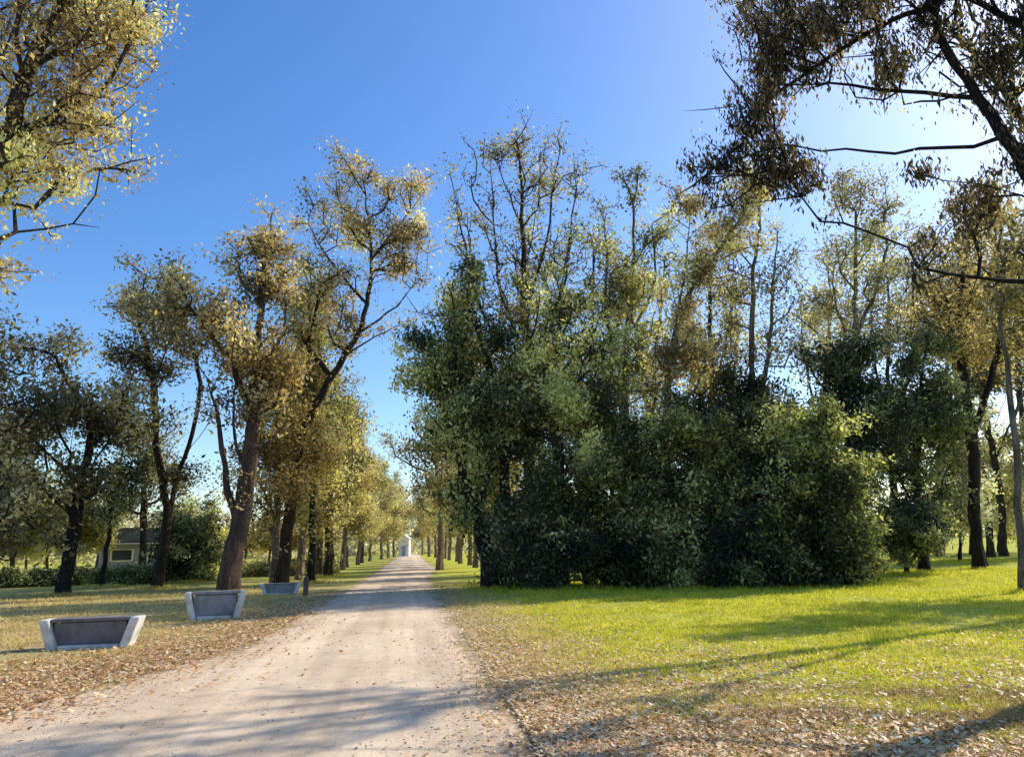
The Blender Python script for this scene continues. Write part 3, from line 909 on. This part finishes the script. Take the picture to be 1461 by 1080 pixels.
rgt = [(5.6, 52, 1, 1.0), (5.0, 60, 0, 1.0), (5.2, 68, 1, 1.0), (4.8, 76, 0, 0.98), (5.1, 86, 1, 0.97), (4.8, 97, 0, .95), (4.8, 109, 1, .93), (3.9, 122, 0, 1.15), (3.3, 137, 1, 1.25), (2.6, 170, 0, 1.1), (5.5, 175, 1, 1.0), (-2.5, 185, 1, 1.2)]
for k, (x_, y_, t_, s_) in enumerate(rgt):
    if k < 9:
        lab, gr = f'{ordn[k]} tan stemmed tree, counting away, in the row right of the road', 'tan stemmed trees in the row right of the road'
    else:
        lab, gr = ['golden brown tree right behind the tiny white building', 'golden green tree at the far end of the right row', 'golden green tree left behind the tiny white building'][k - 9], 'trees closing the far end of the avenue'
    place_copy(pb[t_], (x_, y_, gz(x_, y_)), rr.uniform(0, 6.28), s_, lab, gr, t_ not in usedb)
    usedb.add(t_)

# ================================================================== TREES: RIGHT OF THE ROAD
tree_px('ivy_clad_tree', 'dark ivy clad tree leaning left over the road, yellow green on its sunny side', 'tree', 700, 30,
        [[(690, 770), (665, 690), (645, 620), (625, 550), (605, 480)], [(660, 680), (650, 560), (655, 460)], [(680, 740), (705, 640), (700, 540)]],
        [(600, 480, 30, 26, 0, 1.2), (625, 530, 40, 40, 0, 1.2), (655, 470, 30, 50, 0, 1.1), (645, 600, 45, 50, 0, 1.2), (680, 560, 38, 60, 0, 1.3), (700, 660, 36, 50, 0, 1.2), (670, 720, 26, 34, 0, .8), (612, 590, 14, 12, 0, .8)],
        420, 'bush', 'dark', r0=0.42, per=43, size=0.15, sigma=0.34, seed=20, tone_mid=0.6, tone_var=0.28, droop=0.5, clad=0.8)
tree_px('yellow_green_tree', 'yellow green tree behind the leaning ivy clad tree', 'tree', 715, 34,
        [[(712, 720), (700, 620), (670, 520), (655, 450)]],
        [(655, 440, 20, 30, 0, 1.4), (672, 500, 24, 45, 0, 1.5), (690, 580, 26, 45, 0, 1.4), (700, 660, 24, 40)],
        150, 'goldgreen', 'dark', r0=0.3, per=51, size=0.15, sigma=0.34, seed=21, tone_mid=0.65, droop=0.5)
tree_px('tall_bare_tree', 'very tall half bare tree with fine upright twigs, highest in the centre', 'tree', 760, 33,
        [[(758, 700), (752, 560), (748, 420), (745, 320), (742, 240), (738, 190)], [(752, 520), (715, 420), (705, 320), (700, 230)],
         [(750, 440), (780, 340), (790, 260), (800, 200)], [(753, 560), (690, 450), (660, 340), (640, 230)], [(746, 330), (720, 260), (700, 215)], [(754, 520), (800, 420), (815, 330), (825, 220)]],
        [(740, 215, 60, 35, 0, 1.0), (700, 270, 45, 45, 0, .8), (785, 260, 45, 60, 0, .9), (655, 330, 30, 80, 0, .5), (820, 240, 24, 50, 0, .6), (745, 360, 80, 60, 0, .9), (740, 450, 90, 50, 0, 1.2), (745, 530, 80, 50, 0, 1.1)],
        560, 'brown', 'brown', r0=0.42, per=20, size=0.13, sigma=0.30, seed=22, bare=0.3, clad=0.6, droop=0.1, sag=-0.12, rmin=0.014, tone_mid=0.5,
        limb_r=[(0.42, 0.03), (0.13, 0.02), (0.12, 0.02), (0.13, 0.02), (0.06, 0.02), (0.12, 0.02)])
tree_px('upright_tree', 'narrow upright dark stemmed tree left of the tallest bare one', 'tree', 722, 30,
        [[(720, 680), (712, 560), (680, 470), (668, 380), (672, 300)]],
        [(672, 340, 14, 50, 0, .6), (676, 400, 24, 30), (700, 480, 36, 34, 0, 1.2), (720, 570, 44, 50, 0, 1.2)],
        170, 'dark', 'dark', r0=0.28, per=37, size=0.14, sigma=0.32, seed=23, tone_mid=0.5, bare=0.1)
tree_px('evergreen_tree', 'dark evergreen with several straight stems rising behind the left shrub', 'tree', 800, 30,
        [[(798, 700), (792, 560), (800, 440), (812, 340)], [(795, 620), (840, 500), (870, 400)], [(796, 640), (760, 520), (770, 420)]],
        [(800, 430, 40, 45, 0, 1.0), (840, 480, 44, 50), (770, 510, 44, 50, 0, 1.1), (810, 560, 60, 55, 0, 1.2), (815, 350, 14, 34, 0, .6), (760, 600, 40, 50, 0, 1.1), (870, 540, 40, 40)],
        300, 'bush', 'grey', r0=0.34, per=34, size=0.15, sigma=0.36, seed=24, tone_mid=0.58, tone_var=0.25)
tree_px('mottled_tree', 'mottled green and brown tree with rounded top, right of the tallest bare tree', 'tree', 895, 36,
        [[(893, 700), (890, 560), (900, 420), (905, 300)], [(892, 560), (865, 450), (868, 350)], [(898, 480), (935, 400), (930, 320)]],
        [(908, 275, 30, 26, 0, .9), (870, 330, 34, 45), (925, 340, 34, 50), (900, 420, 50, 60, 0, 1.1), (895, 520, 50, 60, 0, 1.1), (905, 250, 12, 16, 0, .5)],
        280, 'olive', 'palebark', r0=0.36, per=32, size=0.15, sigma=0.34, seed=25, tone_mid=0.42, tone_var=0.25, bare=0.1)
tree_px('slanting_tree', 'sunlit tree with golden bough slanting up to the right above the middle shrub', 'tree', 950, 33,
        [[(952, 720), (950, 600), (958, 500), (985, 420), (1030, 350), (1085, 270)], [(955, 520), (980, 360), (985, 290)], [(951, 600), (1000, 540), (1030, 480)]],
        [(1070, 290, 26, 30, 0, 1.1), (1035, 340, 28, 26, 0, 1.2), (1000, 390, 30, 30, 0, 1.2), (970, 440, 32, 34, 0, 1.1), (985, 300, 30, 32, 0, .8), (960, 510, 40, 40, 0, 1.0), (1000, 520, 36, 46, 0, 1.1), (950, 600, 40, 40), (1080, 350, 24, 24, 0, .7)],
        330, 'tan', 'palebark', r0=0.32, per=36, size=0.14, sigma=0.30, seed=26, tone_mid=0.5, tone_var=0.25,
        limb_r=[(0.30, 0.06), (0.10, 0.02), (0.10, 0.03)])
tree_px('open_tree', 'airy grey green tree with two straight dark stems against bright sky', 'tree', 1075, 35,
        [[(1075, 640), (1072, 500), (1075, 400), (1085, 300), (1090, 240)], [(1076, 620), (1098, 500), (1102, 420), (1110, 330)]],
        [(1090, 260, 40, 34, 0, 1.2), (1085, 340, 60, 40, 0, .9), (1060, 410, 50, 40, 0, .8), (1110, 400, 34, 40, 0, .8), (1080, 490, 60, 40, 0, .7), (1120, 480, 30, 40, 0, .6), (1060, 560, 50, 30, 0, .9)],
        260, 'brown', 'palebark', r0=0.28, per=26, size=0.13, sigma=0.34, seed=27, tone_mid=0.4, bare=0.2)
tree_px('pale_tree', 'pale feathery tree with blunt top, behind the dark trees on the right', 'tree', 1225, 40,
        [[(1225, 640), (1222, 500), (1220, 400), (1222, 300)], [(1222, 480), (1260, 380), (1262, 300)], [(1222, 520), (1190, 420), (1195, 340)]],
        [(1200, 275, 30, 26, 0, 1.1), (1245, 280, 34, 32, 0, 1.1), (1225, 340, 50, 40, 0, 1.1), (1230, 410, 55, 45, 0, 1.0), (1220, 480, 60, 40, 0, .8), (1170, 420, 30, 50, 0, .7)],
        320, 'pale', 'palebark', r0=0.3, per=30, size=0.15, sigma=0.38, seed=28, tone_mid=0.42, bare=0.1)
tree_px('dark_evergreen_tree', 'black green evergreen tree standing behind the right end of the shrubs', 'tree', 1215, 36,
        [[(1213, 720), (1208, 620), (1200, 520), (1205, 480)]],
        [(1205, 510, 48, 32, 0, 1.0), (1200, 560, 40, 40, 0, 1.1), (1240, 600, 44, 45, 0, 1.1), (1220, 680, 48, 50, 0, 1.1), (1165, 520, 18, 16, 0, .7)],
        280, 'dark', 'dark', r0=0.34, per=48, size=0.15, sigma=0.34, seed=29, tone_mid=0.4)
tree_px('dark_evergreen_tree', 'broad dark evergreen tree, right neighbour of the black green one', 'tree', 1315, 40,
        [[(1312, 740), (1308, 640), (1312, 560), (1325, 480)]],
        [(1330, 490, 36, 30, 0, 1.0), (1300, 540, 45, 36, 0, 1.1), (1325, 600, 45, 40, 0, 1.1), (1290, 660, 45, 45, 0, 1.1), (1330, 710, 34, 40, 0, .8), (1290, 740, 30, 22)],
        300, 'dark', 'dark', r0=0.32, per=48, size=0.16, sigma=0.38, seed=30, tone_mid=0.45)
tree_px('brown_tree', 'tall brown leaved tree at the right edge behind the leafy boughs', 'tree', 1395, 44,
        [[(1392, 740), (1388, 640), (1375, 540), (1370, 430), (1385, 330)], [(1388, 620), (1420, 520), (1440, 420)], [(1372, 460), (1330, 400), (1310, 350)]],
        [(1400, 300, 50, 50, 0, .9), (1340, 360, 45, 45, 0, .8), (1430, 380, 45, 50, 0, 1.0), (1360, 440, 70, 42, 0, 1.2), (1430, 470, 40, 40, 0, .9), (1380, 500, 40, 30, 0, .7)],
        480, 'rust', 'dark', r0=0.42, per=27, size=0.16, sigma=0.42, seed=31, tone_mid=0.42, bare=0.1)
tree_px('slim_trunk_tree', 'slim pale trunk standing nearest the right edge on the lit lawn', 'tree', 1452, 27,
        [[(1452, 720), (1450, 640), (1440, 560), (1430, 480), (1425, 400)], [(1446, 600), (1480, 520), (1500, 440)]],
        [(1430, 420, 40, 40, 0, .6), (1490, 400, 50, 60), (1460, 340, 50, 40), (1420, 500, 20, 20, 0, .5)],
        140, 'brown', 'palebark', r0=0.20, per=36, size=0.13, sigma=0.3, seed=32, bare=0.2, limb_r=[(0.17, 0.07), (0.07, 0.03)])
# trunks against the bright gap at the right
for k, (bx, dd, tx, lab) in enumerate([(1388, 62, 1366, 'leftmost of the bare dark trunks in the bright gap at right'), (1412, 58, 1378, 'leaning dark trunk, second in the bright gap at right'),
                                       (1432, 60, 1400, 'thick dark trunk, third in the bright gap at right'), (1475, 64, 1455, 'dark trunk cut by the right edge of the view')]):
    tree_px('dark_trunk_tree', lab, 'tree', bx, dd,
            [[(bx - 2, 740), ((bx * .6 + tx * .4), 660), (tx, 560), (tx - 6, 470)], [((bx * .6 + tx * .4), 660), (bx + 18, 580), (bx + 30, 520)]],
            [(tx, 480, 40, 40, 0, 1), (tx + 30, 540, 34, 26, 0, .8), (tx - 10, 420, 40, 40), (bx, 600, 26, 20, 0, .3)],
            150, 'brown', 'grey', r0=0.34, per=34, size=0.2, sigma=0.5, seed=33 + k, tone_mid=0.4, bare=0.1)


for k, (bx, dd, top, lf, bk, lab) in enumerate([
        (628, 56, 590, 'goldgreen', 'tan', 'tan tree filling the gap between the avenue and the leaning ivy clad tree'),
        (775, 46, 330, 'pale', 'palebark', 'pale twiggy tree behind the tallest bare tree'),
        (850, 48, 320, 'brown', 'grey', 'brownish tree behind the gap left of the mottled tree'),
        (935, 50, 330, 'olive', 'palebark', 'grey green tree behind the right side of the mottled tree'),
        (1012, 46, 290, 'brown', 'brown', 'open brownish tree behind the slanting golden bough'),
        (1042, 55, 380, 'pale', 'palebark', 'pale thin tree left of the airy two stemmed tree'),
        (1175, 58, 350, 'pale', 'palebark', 'pale tree just left of the blunt topped feathery tree'),
        (1275, 52, 370, 'brown', 'dark', 'brown tree between the feathery tree and the tall brown leaved tree'),
        (1340, 60, 420, 'pale', 'palebark', 'pale tree behind the broad dark evergreen tree'),
        (470, 48, 520, 'olive', 'brown', 'olive tree behind the row left of the road'),
        (205, 60, 600, 'brown', 'dark', 'small brown tree behind the thin two stemmed tree')]):
    r_ = np.random.default_rng(200 + k)
    H = 760 - top
    lim = [[(bx, 700), (bx + r_.integers(-8, 8), 700 - H * .3), (bx + r_.integers(-14, 14), 700 - H * .6), (bx + r_.integers(-16, 16), top + 30)],
           [(bx, 690 - H * .2), (bx + 28, 700 - H * .5), (bx + 36, top + 70)], [(bx, 690 - H * .15), (bx - 26, 700 - H * .45), (bx - 32, top + 90)]]
    bl = [(bx + r_.normal(0, 14), top + H * f_, 34 + 14 * math.sin(f_ * 4) + r_.normal(0, 5), H * 0.10, 0, r_.uniform(.7, 1.3)) for f_ in (0.04, 0.13, 0.22, 0.32, 0.42, 0.53, 0.64, 0.78)]
    tree_px('slender_tree', lab, 'tree', bx, dd, lim, bl, 200, lf, bk, r0=0.34, per=26, size=0.19, sigma=0.5, seed=210 + k, bare=0.35, tone_mid=0.45, tone_var=0.25, sag=-0.05, clad=0.3)


# shrubs: dense to the ground, from many stems
def shrub(label, bx, d, blobs, n, leaf='bush', seed=50, per=88, size=0.14, sigma=0.30, tone_mid=0.42, name='large_shrub', group='large shrubs right of the road'):
    base = G(bx, d)
    lm = []
    r_ = np.random.default_rng(seed)
    c = np.array([b[0] for b in pxblobs(blobs, d)])
    lm = [[base, base + np.array([0.1, 0, 0.7]), base + np.array([0.3, 0.1, 1.6])]]
    for k in range(4):
        t = c[r_.integers(len(c))]
        lm.append([base + np.array([0, 0, 0.3]), base * 0.6 + t * 0.4 + np.array([0, 0, 0.2]), t])
    return make_tree(name, label, 'shrub', base, lm, pxblobs(blobs, d), int(n * 1.3), leaf, 'dark', r0=0.16, per=per, size=size, sigma=sigma,
                     seed=seed, tone_mid=tone_mid, tone_var=0.22, group=group, shell=0.33, k_len=0.2, rmin=0.01)


shrub('huge olive tinged shrub, first and tallest right of the road', 835, 30,
      [(845, 620, 75, 55, 0, 1.1), (900, 670, 70, 60), (800, 700, 70, 65), (850, 770, 95, 62), (770, 775, 50, 58), (930, 740, 60, 60)], 560, seed=51, tone_mid=0.5)
shrub('low dark shrub at the left foot of the tallest shrub', 760, 29,
      [(755, 750, 36, 50), (770, 800, 50, 36), (740, 800, 30, 28)], 200, 'dark', seed=52)
shrub('broad dark shrub in the middle of the clump with shaded hollow below', 1010, 30.5,
      [(1010, 620, 60, 45), (960, 700, 55, 60), (1050, 690, 60, 60), (1000, 780, 70, 50), (1070, 780, 50, 48)], 430, 'bush', seed=53, tone_mid=0.36)
shrub('feathery grey green shrub at the right end of the clump', 1150, 29.5,
      [(1120, 640, 60, 45), (1170, 690, 55, 55, 0, 1.1), (1180, 760, 55, 55, 0, 1.2), (1120, 760, 60, 58), (1205, 800, 30, 34), (1150, 610, 30, 30)], 500, 'bush', seed=54, tone_mid=0.40)
shrub('low dark shrub filling the foot of the clump between tallest and middle shrub', 925, 29.2,
      [(925, 790, 48, 44), (890, 805, 34, 34), (960, 800, 40, 38), (930, 745, 40, 36)], 330, 'bush', seed=57, tone_mid=0.3)
shrub('low dark shrub filling the foot of the clump left of the feathery one', 1085, 28.6,
      [(1080, 790, 48, 40), (1045, 800, 34, 34), (1115, 800, 36, 36)], 280, 'bush', seed=58, tone_mid=0.3)
for k_, (px_, d_, lab_) in enumerate([(1368, 52, 'leafy grey green undergrowth shrub left of the bare dark trunks'), (1425, 66, 'leafy undergrowth shrub behind the bare dark trunks'), (1480, 60, 'leafy undergrowth shrub at the right edge of the view')]):
    shrub(lab_, px_, d_, [(px_, 700, 30, 40), (px_ - 14, 650, 26, 34), (px_ + 12, 740, 30, 26), (px_ + 8, 610, 22, 30, 0, .6)], 130, 'pale', seed=170 + k_, per=40, size=0.2, sigma=0.5, tone_mid=0.4, group='undergrowth among the trunks at right')
shrub('green shrub rising behind the middle of the clump', 1090, 34,
      [(1075, 600, 60, 45), (1110, 640, 60, 50), (1050, 660, 50, 50)], 260, 'bush', seed=55, tone_mid=0.4)
shrub('low shrub on the far lawn right of the clump', 1290, 38,
      [(1300, 755, 32, 24), (1270, 765, 26, 20), (1325, 765, 22, 18)], 120, 'dark', seed=56)

# ================================================================== NEAR TREE RIGHT (boughs enter the frame)
tree_px('overhanging_tree', 'near tree at right whose dark boughs and hanging leaves cover the top corner', 'tree', 1640, 12.5,
        [[(1620, 700), (1590, 500), (1540, 350), (1461, 235), (1405, 150), (1355, 75), (1325, 0), (1300, -90)],
         [(1425, 208), (1340, 212), (1250, 217), (1165, 212), (1110, 205)],
         [(1392, 150), (1330, 135), (1260, 130), (1180, 120), (1115, 122)],
         [(1570, 420), (1530, 410), (1461, 402), (1390, 393), (1315, 383), (1298, 355)],
         [(1318, 378), (1335, 350), (1365, 318)],
         [(1590, 480), (1600, 200), (1540, 90), (1461, 38), (1385, 0), (1290, -50)],
         [(1330, 10), (1270, 30), (1210, 65), (1150, 105), (1090, 150), (1060, 200), (1010, 250), (960, 280)],
         [(1290, -50), (1200, -40), (1100, -10), (1040, 10)], [(1110, 150), (1040, 155), (975, 160)], [(1500, 300), (1480, 290), (1440, 270), (1400, 262)]],
        [(1120, 60, 62, 60, 0, 1.5), (1090, 170, 42, 70, 0, 1.0), (1060, 20, 45, 30, 0, 1.0), (1190, 30, 60, 40, 0, 1.3), (1280, 40, 50, 36, 0, .9), (1010, 157, 38, 8, 0, .5), (1010, 255, 36, 16, 0, 1.0),
         (1430, 70, 44, 60, 0, .55), (1340, 20, 50, 30, 0, .8), (1410, 280, 60, 44, 0, .6), (1340, 260, 30, 24, 0, .5), (1120, 245, 34, 28, 0, 1.0), (1180, 150, 26, 36, 0, .6), (1300, 90, 50, 26, 0, .6), (1000, 20, 24, 14, 0, .5), (1455, 200, 20, 30, 0, .6),
         (1330, 395, 28, 22, 0, .5), (1420, 400, 50, 40, 0, .6), (1380, 330, 36, 30, 0, .6),
         (1250, -120, 160, 60, 0, .8), (1500, -60, 140, 80, 0, .6), (1620, 120, 90, 100, 0, .5), (1450, -200, 180, 60, 1, .6)],
        1300, 'shade', 'dark', r0=0.30, per=29, size=0.085, sigma=0.12, seed=60, step=0.35, rmin=0.009, droop=0.9, aspect=3.2, spray=12, hang=1.0, bare=0.12, clad=0.12, tone_mid=0.35, sag=0.02, k_len=0.25,
        limb_r=[(0.26, 0.05), (0.055, 0.02), (0.05, 0.018), (0.06, 0.025), (0.022, 0.01), (0.17, 0.05), (0.065, 0.02), (0.04, 0.015), (0.02, 0.01), (0.03, 0.012)])

tree_px('brown_tree', 'tree just past the right edge whose leaf tips reach into the view', 'tree', 1600, 30,
        [[(1600, 700), (1595, 560), (1600, 430)], [(1598, 560), (1520, 460), (1480, 430)], [(1598, 480), (1660, 440)]],
        [(1500, 430, 50, 50), (1590, 430, 80, 60), (1660, 480, 60, 70), (1560, 500, 60, 50)],
        200, 'brown', 'dark', r0=0.3, per=50, size=0.14, sigma=0.34, seed=65, tone_mid=0.4)

b_ = np.array([19.0, 17.2, float(gz(19, 17.2))])
make_tree('bare_tree', 'nearly leafless tree beyond the right edge whose shadow streaks the road', 'tree', b_,
          [[b_, b_ + (-.3, 0, 4), b_ + (-1.2, -.2, 9), b_ + (-2.6, -.4, 13), b_ + (-5.0, -1.4, 14.6)], [b_ + (-.8, 0, 8), b_ + (-2.0, -.6, 11.5), b_ + (-4.8, -1.6, 13.2)],
           [b_ + (-1.2, -.2, 9), b_ + (-1.6, -1.2, 11), b_ + (-3.4, -2.4, 12)], [b_ + (-1.6, -.2, 11), b_ + (-2.0, .3, 14), b_ + (-3.8, .2, 16)]],
          [(np.array([14.9, 16.0, 13.8]), (1.5, 1.5, 1.2), 1.0), (np.array([16.3, 16.8, 15.2]), (1.6, 1.5, 1.0), 1.0), (np.array([16.5, 15.3, 12.6]), (1.4, 1.3, 1.0), .8)],
          110, 'brown', 'dark', r0=0.4, per=12, size=0.09, sigma=0.16, seed=61, bare=0.4, step=0.4, rmin=0.016, limb_r=[(0.34, .06), (.14, .05), (.12, .05), (.12, .04)])

# ================================================================== BACKGROUND
# far trees left, behind the lawn
proto_far = [make_tree('far_tree', 'x', 'tree', (0, 0, 0), [[(0, 0, 0), (0.1, 0, 2), (0.2, 0.1, 4.5)]],
                       [(np.array([0, 0, 4.6]), (2.4, 2.4, 2.0), 1), (np.array([1.2, .4, 3.2]), (1.6, 1.6, 1.2), 1), (np.array([-1.3, 0, 3.4]), (1.5, 1.5, 1.3), 1)],
                       150, lf, 'grey', r0=0.2, per=46, size=0.26, sigma=0.45, seed=70 + k, tone_mid=0.5)
             for k, lf in enumerate(['pale', 'rust', 'olive'])]
fu = set()
far = [(20, 62, 2), (70, 75, 0), (105, 66, 2), (170, 110, 1), (215, 100, 1), (250, 90, 0), (300, 120, 1), (350, 105, 1), (385, 95, 1), (415, 110, 1), (-30, 80, 0), (140, 95, 0), (40, 110, 1), (285, 75, 2), (440, 120, 0), (95, 120, 1)]
kindw = ['pale leafless looking', 'reddish brown', 'olive green']
for k, (px_, d_, t_) in enumerate(sorted(far)):
    g_ = G(px_, d_)
    place_copy(proto_far[t_], g_, rr.uniform(0, 6.28), rr.uniform(0.8, 1.15), f'{kindw[t_]} small tree far beyond the lawn, {ordn[k]} from the left', 'small trees beyond the left lawn', t_ not in fu)
    fu.add(t_)

# low hedge and undergrowth on the left
for k, (a_, b_, d_, lf, lab) in enumerate([(-60, 140, 50, 'bush', 'low dark green hedge at the far left of the lawn'), (140, 300, 47, 'bush', 'low dark green hedge in front of the house'),
                                         (345, 480, 52, 'goldgreen', 'ragged low hedge between the forked tree and the row')]):
    p0, p1 = G(a_, d_), G(b_, d_)
    r_ = np.random.default_rng(80 + k)
    nn = 420
    t = r_.uniform(0, 1, nn)[:, None]
    c = p0 * (1 - t) + p1 * t + np.stack([r_.normal(0, .1, nn), r_.normal(0, 0.35, nn), r_.uniform(0.1, 0.85, nn) * (0.8 + 0.3 * np.sin(t[:, 0] * 37))], 1)
    v, tone = leaves(c, r_.poisson(38, nn), 0.22, 0.15, 1.8, r_, 0.1, np.clip(r_.normal(.5, .2, nn), 0, 1))
    root = empty('hedge', p0, lab, 'hedge')
    link('foliage', np_mesh('hedge', v - p0, np.arange(len(v)), np.full(len(v) // 4, 4), tone), L[lf], root)
    # stems
    g = Grower(r_, 0.3)
    nodes = [g.add(p0 * (1 - s) + p1 * s + np.array([0, 0, 0.02]), -1 if s == 0 else g.n - 1) for s in np.linspace(0, 1, 60)]
    for s in range(0, 60, 2): g.add(g.p[s] + np.array([0, 0.05, 0.7]), s)
    Vv, Qq = g.wood(np.full(g.n, 0.02), None, flare=1.0)
    link('stems', np_mesh('hedge_stems', Vv - p0, Qq, np.full(len(Qq), 4)), B['dark'], root)

# distant wood along the horizon (one mass)
r_ = np.random.default_rng(90)
cs, tn = [], []
for k in range(1700):
    b_ = r_.uniform(-0.85, 0.85) - YAW
    d_ = r_.uniform(170, 260)
    hgt = 4.5 + 2.5 * math.sin(b_ * 40) + 1.5 * math.sin(b_ * 97 + 1) + (2 if b_ > 0.2 else 0)
    x_, y_ = math.sin(b_) * d_, math.cos(b_) * d_
    cs.append((x_, y_, float(gz(x_, y_)) + r_.uniform(0.2, max(1.5, hgt)))); tn.append(r_.normal(.5, .2))
v, tone = leaves(np.array(cs), np.full(len(cs), 30), 1.6, 1.1, 1.6, r_, 0.0, np.clip(np.array(tn), 0, 1))
o = link('distant_wood', np_mesh('distant_wood', v, np.arange(len(v)), np.full(len(v) // 4, 4), tone), L['pale'])
tag(o, 'hazy far off wood along the horizon behind the lawns', 'wood', kind='stuff')

r_ = np.random.default_rng(95)
bx_, by_ = [], []
for x0, y0, rr_ in BASES:
    k_ = int(900 * rr_)
    a_ = r_.uniform(0, 6.28, k_); q_ = np.abs(r_.normal(0.35, 0.6, k_)) * rr_ + 0.2
    bx_.append(x0 + np.cos(a_) * q_ * (2.2 if rr_ > 1 else 1)); by_.append(y0 + np.sin(a_) * q_)
bx_, by_ = np.concatenate(bx_), np.concatenate(by_)
tag(blades('rough_grass', bx_, by_, 0.16 + 0.0 * bx_, 0.022 + 0.0004 * by_, r_, 0.35), 'longer rough grass round the feet of trees and shrubs', 'grass', kind='stuff')

# ================================================================== LIGHT
SUN_AZ = math.radians(63)        # clockwise from the road direction (+Y)
SUN_EL = math.radians(38)
s = Vector((math.sin(SUN_AZ) * math.cos(SUN_EL), math.cos(SUN_AZ) * math.cos(SUN_EL), math.sin(SUN_EL)))
sd = bpy.data.lights.new('sun', 'SUN'); sd.energy = 5.0; sd.angle = math.radians(0.5); sd.color = (1.0, 0.93, 0.82)
so = bpy.data.objects.new('sun', sd); COL.objects.link(so)
so.rotation_euler = s.to_track_quat('Z', 'Y').to_euler()
w = bpy.data.worlds.new('World'); SC.world = w; w.use_nodes = True
nt = w.node_tree; nt.nodes.clear()
sky = nt.nodes.new('ShaderNodeTexSky'); sky.sky_type = 'NISHITA'; sky.sun_disc = False
sky.sun_elevation = SUN_EL; sky.sun_rotation = SUN_AZ
sky.air_density = 1.0; sky.dust_density = 0.8; sky.ozone_density = 2.5
bg = nt.nodes.new('ShaderNodeBackground'); bg.inputs['Strength'].default_value = 0.15
wo = nt.nodes.new('ShaderNodeOutputWorld')
hs = nt.nodes.new('ShaderNodeHueSaturation'); hs.inputs['Saturation'].default_value = 1.30; hs.inputs['Value'].default_value = 1.42; hs.inputs['Hue'].default_value = 0.507
nt.links.new(sky.outputs[0], hs.inputs['Color'])
nt.links.new(hs.outputs[0], bg.inputs[0]); nt.links.new(bg.outputs[0], wo.inputs[0])

SC.view_settings.view_transform = 'Standard'
SC.view_settings.look = 'None'
SC.view_settings.exposure = 0
SC.render.engine = 'CYCLES'
SC.cycles.max_bounces = 6
SC.cycles.transparent_max_bounces = 6
